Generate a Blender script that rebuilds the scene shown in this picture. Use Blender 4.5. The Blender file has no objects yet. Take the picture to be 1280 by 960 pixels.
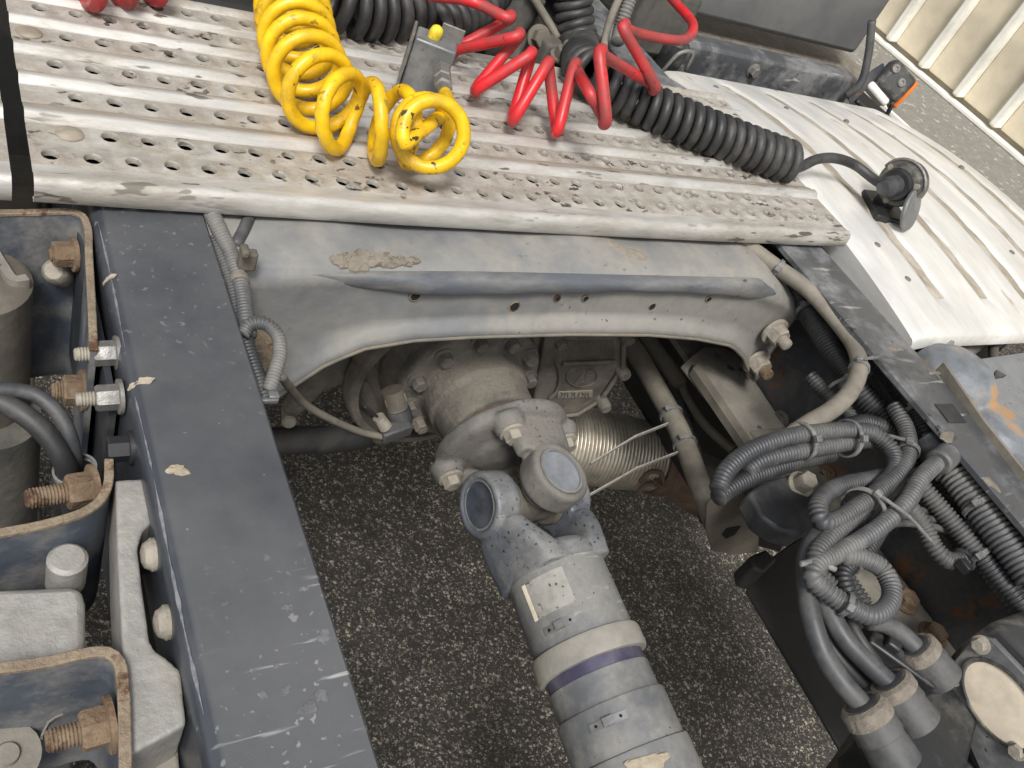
import bpy, math, random
from mathutils import Vector, Matrix
random.seed(7)
R_ = math.radians
# ------------------------------------------------------------ camera
FPX = 1100.0                      # focal length in pixels of a 1280 px wide picture
_Y = Vector((-790, 1480, -FPX)).normalized()
_X = Vector((1719, 100, -FPX)).normalized()
_X = (_X - _Y * _X.dot(_Y)).normalized()
_Z = _X.cross(_Y)
ROT = Matrix((_X, _Y, _Z))        # camera axes -> world axes
CAM = Vector((-.4735, 0, 1.36))
scene = bpy.context.scene
cd = bpy.data.cameras.new('camera')
cam = bpy.data.objects.new('camera', cd)
scene.collection.objects.link(cam)
cam.matrix_world = Matrix.Translation(CAM) @ ROT.to_4x4()
cd.sensor_width = 36; cd.lens = 36 * FPX / 1280
cd.clip_start = .01; cd.clip_end = 400
scene.camera = cam
# ------------------------------------------------------------ daylight
SUN_EL, SUN_AZ = R_(56), R_(218)          # azimuth clockwise from +Y
w = bpy.data.worlds.new('World'); scene.world = w; w.use_nodes = True
nt = w.node_tree
bg = nt.nodes['Background']
sky = nt.nodes.new('ShaderNodeTexSky'); sky.sky_type = 'NISHITA'
sky.sun_disc = False; sky.sun_elevation = SUN_EL; sky.sun_rotation = SUN_AZ
sky.air_density = 1.0; sky.dust_density = 3.0
hs = nt.nodes.new('ShaderNodeHueSaturation'); hs.inputs['Saturation'].default_value = .15
nt.links.new(sky.outputs[0], hs.inputs['Color']); nt.links.new(hs.outputs[0], bg.inputs['Color'])
bg.inputs['Strength'].default_value = .085
sl = bpy.data.lights.new('sun', 'SUN'); sl.energy = 1.5; sl.angle = R_(14); sl.color = (1, .975, .94)
so = bpy.data.objects.new('sun', sl); scene.collection.objects.link(so)
sdir = Vector((math.sin(SUN_AZ) * math.cos(SUN_EL), math.cos(SUN_AZ) * math.cos(SUN_EL), math.sin(SUN_EL)))
so.rotation_euler = sdir.to_track_quat('Z', 'Y').to_euler(); so.location = (0, 0, 6)
vs = scene.view_settings
vs.view_transform = 'Standard'; vs.look = 'None'; vs.gamma = 1; vs.exposure = 1.08
vs.use_curve_mapping = False

# ------------------------------------------------------------ helpers
def ray(px, py): return ROT @ Vector((px - 640, 480 - py, -FPX))
def P(px, py, x=None, y=None, z=None):
    """a point of the place: where the sight line meets the plane x=, y= or z="""
    d = ray(px, py)
    if z is not None: t = (z - CAM.z) / d.z
    elif y is not None: t = (y - CAM.y) / d.y
    else: t = (x - CAM.x) / d.x
    return CAM + d * t
def PZ(z, *pts): return [P(a, b, z=z) for a, b in pts]
def PX(x, *pts): return [P(a, b, x=x) for a, b in pts]
def PY(y, *pts): return [P(a, b, y=y) for a, b in pts]
def path(key, pts):
    return [P(p[0], p[1], **{(p[3] if len(p) > 3 else key): p[2]}) for p in pts]
def V(*a): return Vector(a)
def basis(ax):
    ax = ax.normalized()
    h = Vector((0, 0, 1)) if abs(ax.z) < .9 else Vector((0, 1, 0))
    u = h.cross(ax).normalized(); v = ax.cross(u)
    return u, v, ax
def cr(pts, step):
    """Catmull-Rom curve resampled to even steps"""
    pts = [Vector(p) for p in pts]
    if len(pts) == 2:
        dense = [pts[0].lerp(pts[1], i / 20) for i in range(21)]
    else:
        q = [pts[0] * 2 - pts[1]] + pts + [pts[-1] * 2 - pts[-2]]
        dense = []
        for i in range(1, len(q) - 2):
            p0, p1, p2, p3 = q[i-1], q[i], q[i+1], q[i+2]
            t0 = 0; t1 = max((p1-p0).length, 1e-6) ** .5; t2 = t1 + max((p2-p1).length, 1e-6) ** .5; t3 = t2 + max((p3-p2).length, 1e-6) ** .5
            N = 24
            for k in range(N):
                t = t1 + (t2 - t1) * k / N
                a1 = p0*((t1-t)/(t1-t0)) + p1*((t-t0)/(t1-t0)); a2 = p1*((t2-t)/(t2-t1)) + p2*((t-t1)/(t2-t1)); a3 = p2*((t3-t)/(t3-t2)) + p3*((t-t2)/(t3-t2))
                b1 = a1*((t2-t)/(t2-t0)) + a2*((t-t0)/(t2-t0)); b2 = a2*((t3-t)/(t3-t1)) + a3*((t-t1)/(t3-t1))
                dense.append(b1*((t2-t)/(t2-t1)) + b2*((t-t1)/(t2-t1)))
        dense.append(pts[-1])
    L = [0]
    for a, b in zip(dense, dense[1:]): L.append(L[-1] + (b - a).length)
    n = max(2, int(round(L[-1] / step)))
    out = []; j = 0
    for i in range(n + 1):
        s = L[-1] * i / n
        while j < len(L) - 2 and L[j+1] < s: j += 1
        d = L[j+1] - L[j]
        out.append(dense[j].lerp(dense[j+1], (s - L[j]) / d if d > 0 else 0))
    return out
def frames(pts):
    T = []
    for i in range(len(pts)):
        a = pts[max(i-1, 0)]; b = pts[min(i+1, len(pts)-1)]
        t = (b - a); T.append(t.normalized() if t.length > 1e-9 else (T[-1] if T else Vector((0, 1, 0))))
    u, v, _ = basis(T[0]); out = [(u, v, T[0])]
    for i in range(1, len(T)):
        u = (u - T[i] * u.dot(T[i])); u = u.normalized() if u.length > 1e-6 else basis(T[i])[0]
        out.append((u, T[i].cross(u), T[i]))
    return out
class MB:
    def __init__(s): s.v = []; s.f = []
    def add(s, vs, fs):
        o = len(s.v); s.v += [Vector(p) for p in vs]; s.f += [tuple(i + o for i in f) for f in fs]; return s
    def rings(s, rg, closed=True, caps=True):
        n = len(rg[0]); vs = [p for r in rg for p in r]; fs = []
        for i in range(len(rg) - 1):
            for k in range(n if closed else n - 1):
                k2 = (k + 1) % n
                fs.append((i*n+k, i*n+k2, (i+1)*n+k2, (i+1)*n+k))
        if caps and closed:
            fs.append(tuple(range(n))[::-1]); fs.append(tuple((len(rg)-1)*n + k for k in range(n)))
        return s.add(vs, fs)
    def box(s, c, d, m=None):
        c = Vector(c); vs = []
        for sx in (-.5, .5):
            for sy in (-.5, .5):
                for sz in (-.5, .5):
                    p = Vector((sx*d[0], sy*d[1], sz*d[2])); vs.append(c + (m @ p if m else p))
        return s.add(vs, [(0,1,3,2),(4,6,7,5),(0,4,5,1),(2,3,7,6),(0,2,6,4),(1,5,7,3)])
    def lathe(s, o, ax, prof, n=24, a0=0, caps=True):
        u, v, a = basis(Vector(ax)); o = Vector(o)
        rg = [[o + a*t + (u*math.cos(a0 + 2*math.pi*k/n) + v*math.sin(a0 + 2*math.pi*k/n))*r for k in range(n)] for t, r in prof]
        return s.rings(rg, caps=caps)
    def cyl(s, a, b, r, r2=None, n=18):
        a = Vector(a); b = Vector(b)
        return s.lathe(a, b - a, [(0, r), ((b-a).length, r if r2 is None else r2)], n)
    def tube(s, pts, r, n=10, caps=True):
        fr = frames(pts)
        rg = []
        for i, (p, (u, v, t)) in enumerate(zip(pts, fr)):
            rr = r[i % len(r)] if isinstance(r, (list, tuple)) else r
            rg.append([p + (u*math.cos(2*math.pi*k/n) + v*math.sin(2*math.pi*k/n))*rr for k in range(n)])
        return s.rings(rg, caps=caps)
    def prism(s, poly, vec):
        n = len(poly); vec = Vector(vec); poly = [Vector(p) for p in poly]
        vs = poly + [p + vec for p in poly]
        fs = [(k, (k+1) % n, n + (k+1) % n, n + k) for k in range(n)] + [tuple(range(n))[::-1], tuple(range(n, 2*n))]
        return s.add(vs, fs)
    def hexa(s, o, ax, r, h, ch=.12):
        return s.lathe(o, ax, [(0, r), (h*(1-ch), r), (h, r*.88)], 6, a0=.3)
    def strap(s, pts, up, wd, th):
        """flat band along pts, width along `up` """
        rg = []; fr = frames(pts)
        for p, (u, v, t) in zip(pts, fr):
            a = (up - t*up.dot(t)).normalized(); b = t.cross(a)
            rg.append([p + a*wd/2 + b*th/2, p - a*wd/2 + b*th/2, p - a*wd/2 - b*th/2, p + a*wd/2 - b*th/2])
        return s.rings(rg)
    def grid(s, rows, closed=False):
        m = len(rows[0]); vs = [p for r in rows for p in r]
        return s.add(vs, [(i*m+j, i*m+j+1, (i+1)*m+j+1, (i+1)*m+j) for i in range(len(rows)-1) for j in range(m-1)])
COL = scene.collection
def wloc(o):
    p = Vector((0, 0, 0))
    while o is not None: p += o.location; o = o.parent
    return p
def tag(o, label=None, cat=None, group=None, kind=None):
    if label: o['label'] = label
    if cat: o['category'] = cat
    if group: o['group'] = group
    if kind: o['kind'] = kind
    return o
def thing(name, loc, label, cat, group=None):
    o = bpy.data.objects.new(name, None); COL.objects.link(o); o.location = loc; o.empty_display_size = .05
    return tag(o, label, cat, group)
def obj(name, mb, mat, parent=None, ang=35, bevel=0, remesh=0, smooth=0, solid=0, loc=None, sub=0, label=None, cat=None, group=None, kind=None):
    base = wloc(parent) if parent else Vector((0, 0, 0))
    L = Vector(loc) if loc is not None else (Vector((0, 0, 0)) if parent else mb.v[0].copy())
    me = bpy.data.meshes.new(name)
    off = base + L
    me.from_pydata([tuple(p - off) for p in mb.v], [], mb.f); me.update()
    bmfix(me)
    me.materials.append(mat)
    o = bpy.data.objects.new(name, me); COL.objects.link(o); o.parent = parent; o.location = L
    if ang >= 180:
        me.shade_smooth()
    elif ang > 0:
        me.shade_smooth(); me.set_sharp_from_angle(angle=R_(ang))
    if solid:
        m = o.modifiers.new('solid', 'SOLIDIFY'); m.thickness = solid; m.offset = 0
    if sub:
        m = o.modifiers.new('sub', 'SUBSURF'); m.levels = sub; m.render_levels = sub
    if bevel:
        m = o.modifiers.new('bevel', 'BEVEL'); m.width = bevel; m.segments = 2; m.limit_method = 'ANGLE'; m.angle_limit = R_(40); m.harden_normals = False
    if remesh:
        m = o.modifiers.new('remesh', 'REMESH'); m.mode = 'VOXEL'; m.voxel_size = remesh; m.use_smooth_shade = True
        if smooth:
            m = o.modifiers.new('smooth', 'SMOOTH'); m.factor = .5; m.iterations = smooth
    return tag(o, label, cat, group, kind)
def bmfix(me):
    import bmesh
    bm = bmesh.new(); bm.from_mesh(me); bmesh.ops.recalc_face_normals(bm, faces=bm.faces); bm.to_mesh(me); bm.free()
def share(o, loc, parent=None):
    c = o.copy(); COL.objects.link(c); c.parent = parent; c.location = loc - (wloc(parent) if parent else Vector((0, 0, 0))); return c

# ------------------------------------------------------------ materials
def mat(name, base, rough=.5, metal=0, dirt=None, damt=.5, dscale=9, rust=None, ramt=.0, rscale=14, speck=None, samt=.5, sscale=160,
        bump=.15, bscale=90, spec=.5, stretch=None, scratch=None, settle=None):
    m = bpy.data.materials.new(name); m.use_nodes = True; n = m.node_tree.nodes; l = m.node_tree.links
    b = n['Principled BSDF']; b.inputs['Metallic'].default_value = metal; b.inputs['Specular IOR Level'].default_value = spec
    tc = n.new('ShaderNodeTexCoord'); co = tc.outputs['Object']
    if stretch:
        mp = n.new('ShaderNodeMapping'); mp.inputs['Scale'].default_value = stretch; l.new(co, mp.inputs[0]); cs = mp.outputs[0]
    else: cs = co
    def noise(scale, det=6, ro=.6, vec=None):
        t = n.new('ShaderNodeTexNoise'); t.inputs['Scale'].default_value = scale; t.inputs['Detail'].default_value = det; t.inputs['Roughness'].default_value = ro
        l.new(vec or cs, t.inputs['Vector']); return t.outputs['Fac']
    def ramp(src, a, c, v0=0, v1=1):
        r = n.new('ShaderNodeMapRange'); r.inputs['From Min'].default_value = a; r.inputs['From Max'].default_value = c
        r.inputs['To Min'].default_value = v0; r.inputs['To Max'].default_value = v1
        r.clamp = True; l.new(src, r.inputs['Value']); return r.outputs[0]
    def mix(a, c, f):
        x = n.new('ShaderNodeMix'); x.data_type = 'RGBA'
        if isinstance(a, tuple): x.inputs[6].default_value = (*a, 1)
        else: l.new(a, x.inputs[6])
        if isinstance(c, tuple): x.inputs[7].default_value = (*c, 1)
        else: l.new(c, x.inputs[7])
        l.new(f, x.inputs[0]); return x.outputs[2]
    f0 = noise(dscale * 3.1, 4)
    lo = tuple(c * .8 for c in base); hi = tuple(min(1, c * 1.18) for c in base)
    col = mix(lo, hi, ramp(f0, .3, .7)); ro = None
    if dirt:
        dn = noise(dscale, 8, .68)
        df0 = ramp(dn, .63 - damt*.38, .77 - damt*.38, 0, 1)
        fine = ramp(noise(dscale*17, 3, .6), .3, .7, .55, 1.0)
        fm = n.new('ShaderNodeMath'); fm.operation = 'MULTIPLY'; l.new(df0, fm.inputs[0]); l.new(fine, fm.inputs[1])
        df = ramp(fm.outputs[0], 0, 1, .10*damt, min(1, .5 + damt*.6))
        col = mix(col, dirt, df); ro = ramp(df, 0, 1, rough, min(1, rough + .3))
        if metal:
            l.new(ramp(df, 0, 1, metal, metal*.25), b.inputs['Metallic'])
    if settle:                     # dust lying on level faces
        ge = n.new('ShaderNodeNewGeometry'); sx = n.new('ShaderNodeSeparateXYZ'); l.new(ge.outputs['Normal'], sx.inputs[0])
        mm = n.new('ShaderNodeMath'); mm.operation = 'MULTIPLY'; l.new(ramp(sx.outputs['Z'], .93, .995), mm.inputs[0]); l.new(ramp(noise(dscale*1.7, 7, .66), .32, .66, .25, .95), mm.inputs[1])
        col = mix(col, settle, mm.outputs[0])
    if speck:
        sn = noise(sscale, 2, .5)
        lm = ramp(noise(dscale*.8, 2, .5), .42, .6)
        mm = n.new('ShaderNodeMath'); mm.operation = 'MULTIPLY'; l.new(ramp(sn, .70 - samt*.1, .74 - samt*.1), mm.inputs[0]); l.new(lm, mm.inputs[1])
        col = mix(col, speck, mm.outputs[0])
    if scratch:
        mp2 = n.new('ShaderNodeMapping'); mp2.inputs['Scale'].default_value = (14, 160, 60); mp2.inputs['Rotation'].default_value = (0, 0, .5); l.new(co, mp2.inputs[0])
        sc = noise(1.6, 3, .5, mp2.outputs[0]); lm = ramp(noise(dscale*1.3, 3, .5), .5, .66)
        mm = n.new('ShaderNodeMath'); mm.operation = 'MULTIPLY'; l.new(ramp(sc, .63, .70), mm.inputs[0]); l.new(lm, mm.inputs[1])
        col = mix(col, scratch, mm.outputs[0])
    if rust:
        rn = noise(rscale, 8, .7)
        rf = ramp(rn, .70 - ramt*.4, .78 - ramt*.4)
        col = mix(col, rust, rf)
        if metal and not dirt: l.new(ramp(rf, 0, 1, metal, 0), b.inputs['Metallic'])
        if ro is None: ro = ramp(rf, 0, 1, rough, .9)
    l.new(col, b.inputs['Base Color'])
    if ro is not None: l.new(ro, b.inputs['Roughness'])
    else: b.inputs['Roughness'].default_value = rough
    if bump:
        bp = n.new('ShaderNodeBump'); bp.inputs['Strength'].default_value = bump; bp.inputs['Distance'].default_value = .004
        l.new(noise(bscale, 5, .65), bp.inputs['Height']); l.new(bp.outputs[0], b.inputs['Normal'])
    return m
RUST = (.21, .085, .028); TAN = (.36, .27, .17); DUST = (.30, .275, .235)
M = dict(
 alu=mat('aluminium_tread', (.55, .535, .50), .36, .5, dirt=(.22, .188, .147), damt=.46, dscale=30, stretch=(.25, 1, 1), speck=(.13, .11, .088), samt=.8, sscale=140, bump=.2, bscale=60),
 alud=mat('aluminium_tread_dirty', (.47, .445, .40), .42, .42, dirt=(.235, .20, .158), damt=.54, dscale=42, stretch=(.6, 1, 1), speck=(.09, .075, .06), sscale=140, samt=.8, bump=.3, bscale=80),
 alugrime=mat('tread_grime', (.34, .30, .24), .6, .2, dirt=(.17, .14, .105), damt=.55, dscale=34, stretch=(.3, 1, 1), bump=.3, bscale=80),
 cover=mat('aluminium_cover', (.74, .73, .70), .30, .35, dirt=(.40, .355, .28), damt=.34, dscale=8, stretch=(1, .25, 1), speck=(.3, .27, .22), samt=.4, sscale=60, bump=.06, bscale=30),
 coverdirt=mat('groove_dirt', (.25, .215, .16), .8, 0, dirt=(.50, .46, .39), damt=.42, dscale=34, stretch=(1, .4, 1), bump=.2),
 rail=mat('black_rail_paint', (.030, .034, .043), .28, 0, dirt=(.085, .088, .094), damt=.42, dscale=5, scratch=(.34, .34, .33), speck=(.20, .20, .195), samt=.45, sscale=190, settle=(.092, .094, .097), bump=.05, bscale=70, spec=.75),
 railr=mat('worn_rail_paint', (.052, .055, .060), .34, 0, dirt=(.25, .25, .25), damt=.46, dscale=13, scratch=(.40, .38, .33), speck=(.02, .02, .022), samt=.3, sscale=90, bump=.08, bscale=60, spec=.6),
 web=mat('web_paint', (.030, .036, .046), .5, 0, dirt=(.12, .11, .10), damt=.45, dscale=13, rust=RUST, ramt=.30, rscale=9, bump=.15),
 webplain=mat('inner_web_paint', (.022, .025, .031), .55, 0, dirt=(.07, .068, .062), damt=.3, dscale=16, bump=.08),
 cross=mat('dusty_grey_paint', (.155, .16, .165), .5, 0, dirt=(.265, .248, .212), damt=.60, dscale=6, speck=(.05, .055, .07), samt=.2, sscale=120, rust=(.27, .18, .10), ramt=.05, rscale=16, bump=.18, bscale=60),
 bead=mat('bluish_worn_paint', (.085, .094, .110), .42, 0, dirt=(.225, .212, .185), damt=.54, dscale=12, stretch=(.35, 1, 1), speck=(.03, .035, .05), samt=.3, bump=.2),
 cast=mat('dusty_casting', (.105, .096, .083), .75, .05, dirt=(.205, .183, .148), damt=.56, dscale=20, bump=.55, bscale=200),
 casth=mat('light_casting', (.31, .30, .28), .55, .3, dirt=(.24, .215, .175), damt=.4, dscale=18, bump=.3, bscale=160),
 shaft=mat('driveshaft_paint', (.080, .090, .108), .40, .05, dirt=(.225, .22, .205), damt=.50, dscale=11, speck=(.014, .016, .022), samt=.55, sscale=260, bump=.16, bscale=80),
 shaftd=mat('driveshaft_dusty', (.11, .116, .126), .52, .05, dirt=(.25, .24, .215), damt=.56, dscale=10, speck=(.03, .03, .035), samt=.15, sscale=260, scratch=(.32, .31, .28), bump=.16, bscale=80),
 yokeb=mat('dusty_brown_yoke', (.105, .10, .094), .6, .05, dirt=(.19, .175, .15), damt=.58, dscale=16, speck=(.02, .02, .022), samt=.5, sscale=320, bump=.2, bscale=120),
 shaftr=mat('driveshaft_rusty', (.14, .144, .15), .55, .05, dirt=(.26, .25, .22), damt=.5, dscale=12, rust=(.26, .165, .075), ramt=.17, rscale=11, bump=.12, bscale=80),
 purple=mat('violet_coated_steel', (.075, .068, .115), .3, .35, dirt=(.15, .146, .165), damt=.4, dscale=20, bump=.03),
 cap=mat('bearing_cap', (.045, .055, .075), .5, .2, dirt=(.12, .12, .13), damt=.3, dscale=30, speck=(.01, .01, .012), samt=.6, sscale=140, bump=.2),
 capl=mat('bearing_cap_worn', (.24, .255, .28), .4, .2, dirt=(.15, .15, .15), damt=.45, dscale=30, bump=.2),
 rust=mat('rusty_steel', (.15, .098, .06), .85, .1, dirt=(.25, .19, .125), damt=.50, dscale=30, rust=(.075, .036, .02), ramt=.40, rscale=32, bump=.7, bscale=200),
 rustedge=mat('rusty_plate_edge', (.17, .13, .09), .8, 0, dirt=(.30, .245, .17), damt=.5, dscale=34, rust=(.085, .042, .022), ramt=.42, rscale=34, bump=.7, bscale=150),
 bluebr=mat('blue_grey_bracket', (.05, .063, .085), .55, 0, dirt=(.23, .215, .19), damt=.45, dscale=18, rust=TAN, ramt=.12, rscale=22, bump=.15),
 zinc=mat('zinc_bolt', (.22, .215, .205), .42, .55, dirt=(.15, .13, .105), damt=.5, dscale=60, bump=.2, bscale=200),
 dustbolt=mat('dusty_bolt', (.25, .225, .185), .7, .15, dirt=(.33, .30, .245), damt=.5, dscale=60, bump=.3, bscale=200),
 yellow=mat('yellow_hose', (.74, .45, .006), .36, 0, dirt=(.30, .175, .018), damt=.34, dscale=22, speck=(.05, .034, .014), samt=.75, sscale=105, bump=.08),
 red=mat('red_hose', (.60, .016, .022), .34, 0, dirt=(.13, .06, .055), damt=.52, dscale=11, speck=(.05, .02, .02), samt=.3, sscale=120, bump=.06),
 rubber=mat('black_rubber', (.022, .022, .023), .48, 0, dirt=(.085, .08, .072), damt=.36, dscale=18, bump=.06),
 rubberg=mat('grey_dusty_rubber', (.036, .038, .042), .45, 0, dirt=(.105, .102, .095), damt=.45, dscale=16, bump=.1),
 conduit=mat('dusty_conduit', (.030, .032, .036), .48, 0, dirt=(.115, .11, .102), damt=.48, dscale=12, bump=.05),
 conduitl=mat('pale_conduit', (.065, .067, .07), .5, 0, dirt=(.19, .18, .163), damt=.52, dscale=12, bump=.05),
 conduitd=mat('dark_conduit', (.018, .019, .021), .48, 0, dirt=(.07, .067, .062), damt=.42, dscale=12, bump=.05),
 hose=mat('beige_dusty_hose', (.145, .13, .105), .65, 0, dirt=(.235, .21, .17), damt=.5, dscale=20, bump=.12),
 tie=mat('cable_tie', (.09, .092, .095), .45, 0, dirt=(.25, .24, .22), damt=.5, dscale=50, bump=0),
 tiel=mat('pale_cable_tie', (.30, .285, .25), .5, 0, dirt=(.18, .17, .15), damt=.4, dscale=50, bump=0),
 plastic=mat('black_plastic', (.016, .017, .019), .42, 0, dirt=(.10, .095, .085), damt=.33, dscale=26, bump=.06),
 plasticd=mat('black_plastic_dusty', (.028, .029, .031), .5, 0, dirt=(.24, .22, .175), damt=.4, dscale=24, bump=.1),
 metalg=mat('grey_metal', (.155, .16, .165), .4, .35, dirt=(.25, .24, .22), damt=.45, dscale=24, speck=(.03, .03, .03), samt=.3, bump=.12),
 beige=mat('beige_disc', (.74, .65, .51), .7, 0, dirt=(.62, .54, .42), damt=.3, dscale=16, bump=.06),
 flange=mat('dusty_flange', (.165, .152, .13), .75, 0, dirt=(.25, .23, .19), damt=.5, dscale=18, speck=(.04, .036, .032), samt=.6, sscale=60, rust=RUST, ramt=.1, rscale=16, bump=.25),
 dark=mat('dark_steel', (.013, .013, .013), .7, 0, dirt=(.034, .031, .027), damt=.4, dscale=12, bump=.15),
 darkg=mat('dark_grey_steel', (.055, .053, .048), .7, 0, dirt=(.12, .11, .092), damt=.5, dscale=16, bump=.2),
 brown=mat('dusty_brown_steel', (.10, .088, .07), .75, 0, dirt=(.17, .15, .12), damt=.5, dscale=12, bump=.15),
 exhaust=mat('flex_steel', (.52, .48, .40), .34, .8, dirt=(.25, .21, .155), damt=.46, dscale=16, bump=.05),
 exrust=mat('heat_rusted_steel', (.10, .062, .04), .7, .3, dirt=(.17, .12, .085), damt=.5, dscale=18, bump=.2),
 bluepanel=mat('blue_grey_panel', (.15, .158, .168), .42, .15, dirt=(.24, .238, .23), damt=.45, dscale=8, speck=(.05, .05, .05), samt=.4, bump=.08),
 rustpatch=mat('orange_rust_patch', (.14, .155, .17), .5, .1, dirt=(.25, .245, .235), damt=.5, dscale=14, rust=(.36, .205, .08), ramt=.40, rscale=13, bump=.25),
 orange=mat('amber_lens', (.75, .16, .015), .25, 0, bump=0),
 lens=mat('clear_lens', (.75, .73, .68), .2, 0, bump=0),
 blue=mat('blue_clip', (.02, .19, .42), .4, 0, bump=0),
 white=mat('white_part', (.7, .69, .66), .45, 0, dirt=(.4, .37, .3), damt=.2, bump=.05),
 yplug=mat('yellow_plug', (.75, .56, .03), .5, 0, dirt=(.3, .22, .05), damt=.3, dscale=60, bump=.05),
 wallp=mat('cream_sheet_metal', (.60, .53, .40), .5, 0, dirt=(.5, .43, .31), damt=.3, dscale=1.2, bump=.03, bscale=8),
 wallr=mat('pale_sheet_metal', (.80, .78, .70), .45, 0, dirt=(.6, .55, .45), damt=.25, dscale=1.6, bump=.03, bscale=8),
 paving=mat('grey_paving', (.17, .16, .14), .85, 0, dirt=(.25, .235, .205), damt=.5, dscale=30, speck=(.45, .43, .38), samt=.9, sscale=28, bump=.4, bscale=40),
 cabgrey=mat('cab_grey', (.11, .112, .115), .5, 0, dirt=(.17, .165, .155), damt=.4, dscale=4, bump=.04),
 mud=mat('dried_mud', (.15, .13, .105), .95, 0, dirt=(.23, .205, .165), damt=.5, dscale=38, bump=.7, bscale=120),
 tan=mat('tan_chip', (.30, .25, .18), .8, 0, dirt=(.42, .38, .31), damt=.5, dscale=60, bump=.4, bscale=150),
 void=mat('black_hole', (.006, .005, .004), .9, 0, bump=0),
)
def asphalt():
    m = bpy.data.materials.new('asphalt'); m.use_nodes = True; n = m.node_tree.nodes; l = m.node_tree.links
    b = n['Principled BSDF']; b.inputs['Roughness'].default_value = .8; b.inputs['Specular IOR Level'].default_value = .3
    tc = n.new('ShaderNodeTexCoord')
    def vor(sc, feat='F1'):
        v = n.new('ShaderNodeTexVoronoi'); v.inputs['Scale'].default_value = sc; v.feature = feat; l.new(wv, v.inputs['Vector']); return v
    wn = n.new('ShaderNodeTexNoise'); wn.inputs['Scale'].default_value = 210; wn.inputs['Detail'].default_value = 3; l.new(tc.outputs['Object'], wn.inputs['Vector'])
    wm = n.new('ShaderNodeMix'); wm.data_type = 'VECTOR'; wm.inputs[0].default_value = .012; l.new(tc.outputs['Object'], wm.inputs[4]); l.new(wn.outputs['Color'], wm.inputs[5]); wv = wm.outputs[1]
    v1 = vor(160); v2 = vor(285)
    def chips(v, lo, edge):
        sp = n.new('ShaderNodeSeparateColor'); l.new(v.outputs['Color'], sp.inputs[0])
        r = n.new('ShaderNodeMapRange'); r.inputs['From Min'].default_value = lo; r.inputs['From Max'].default_value = 1; r.clamp = True; l.new(sp.outputs[0], r.inputs[0])
        e = n.new('ShaderNodeMapRange'); e.inputs['From Min'].default_value = edge; e.inputs['From Max'].default_value = edge - .15; e.clamp = True; l.new(v.outputs['Distance'], e.inputs[0])
        mu = n.new('ShaderNodeMath'); mu.operation = 'MULTIPLY'; l.new(r.outputs[0], mu.inputs[0]); l.new(e.outputs[0], mu.inputs[1]); return mu.outputs[0]
    c1 = chips(v1, .64, .55); c2 = chips(v2, .62, .55)
    mx = n.new('ShaderNodeMath'); mx.operation = 'MAXIMUM'; l.new(c1, mx.inputs[0]); l.new(c2, mx.inputs[1])
    cr_ = n.new('ShaderNodeValToRGB'); cr_.color_ramp.elements[0].color = (.046, .042, .037, 1); cr_.color_ramp.elements[1].color = (.44, .395, .325, 1)
    e = cr_.color_ramp.elements.new(.45); e.color = (.16, .14, .11, 1)
    l.new(mx.outputs[0], cr_.inputs[0])
    st = n.new('ShaderNodeTexNoise'); st.inputs['Scale'].default_value = 4.5; st.inputs['Detail'].default_value = 7; st.inputs['Roughness'].default_value = .7; l.new(tc.outputs['Object'], st.inputs['Vector'])
    sr = n.new('ShaderNodeMapRange'); sr.inputs['From Min'].default_value = .38; sr.inputs['From Max'].default_value = .62; sr.inputs['To Min'].default_value = .5; sr.inputs['To Max'].default_value = 1.05; l.new(st.outputs['Fac'], sr.inputs[0])
    sm = n.new('ShaderNodeVectorMath'); sm.operation = 'SCALE'; l.new(cr_.outputs[0], sm.inputs[0]); l.new(sr.outputs[0], sm.inputs['Scale']); l.new(sm.outputs[0], b.inputs['Base Color'])
    bp = n.new('ShaderNodeBump'); bp.inputs['Strength'].default_value = .8; bp.inputs['Distance'].default_value = .004; l.new(v1.outputs['Distance'], bp.inputs['Height']); bp.invert = True
    l.new(bp.outputs[0], b.inputs['Normal'])
    return m
M['asphalt'] = asphalt()
def bolt(pos, ax, r, h, m, parent, washer=True, stud=0, name='bolt', sm=None, label=None):
    pos = Vector(pos); ax = Vector(ax).normalized(); mb = MB()
    if washer: mb.lathe(pos, ax, [(-.001, r*1.38), (r*.16, r*1.38), (r*.2, r*1.3)], 20)
    mb.hexa(pos + ax*(r*.2 if washer else -.001), ax, r, h)
    o = obj(name, mb, m, parent, ang=30, label=label)
    if stud:
        s = MB(); a = pos + ax*(h*.9); pr = []; k = max(3, int(stud/.0016))
        for i in range(k):
            t = stud*i/k; pr += [(t, r*.58), (t + stud/k*.5, r*.50)]
        pr += [(stud, r*.52), (stud + .001, r*.4)]
        s.lathe(a, ax, pr, 14); obj('threaded_stud', s, sm or m, o, ang=50)
    return o
def blob(mb, c, n, rx, ry, th=.0012, seed=0, up=None, k=18):
    """thin irregular flake lying on a surface with normal n"""
    rnd = random.Random(seed); u, v, a = basis(Vector(n)); c = Vector(c)
    if up is not None:
        v = (Vector(up) - a*Vector(up).dot(a)).normalized(); u = v.cross(a)
    k = max(k, 30) if k > 8 else k; p1, p2, p3, p4 = [rnd.uniform(0, 6.3) for _ in range(4)]
    rr = [1 + .20*math.sin(2*t + p1) + .13*math.sin(3*t + p2) + .09*math.sin(5*t + p3) + .06*math.sin(9*t + p4) + rnd.uniform(-.03, .03) for t in [2*math.pi*i/k for i in range(k)]]
    ring = [c + u*math.cos(2*math.pi*i/k)*rx*rr[i] + v*math.sin(2*math.pi*i/k)*ry*rr[i] for i in range(k)]
    ring2 = [c + (p - c)*.8 + a*th for p in ring]
    mid = [c + (p - c)*.4 + a*th*(1.25 + rnd.uniform(-.5, .5)) for p in ring]
    mb.rings([[p - a*.001 for p in ring], ring2, mid])
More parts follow.
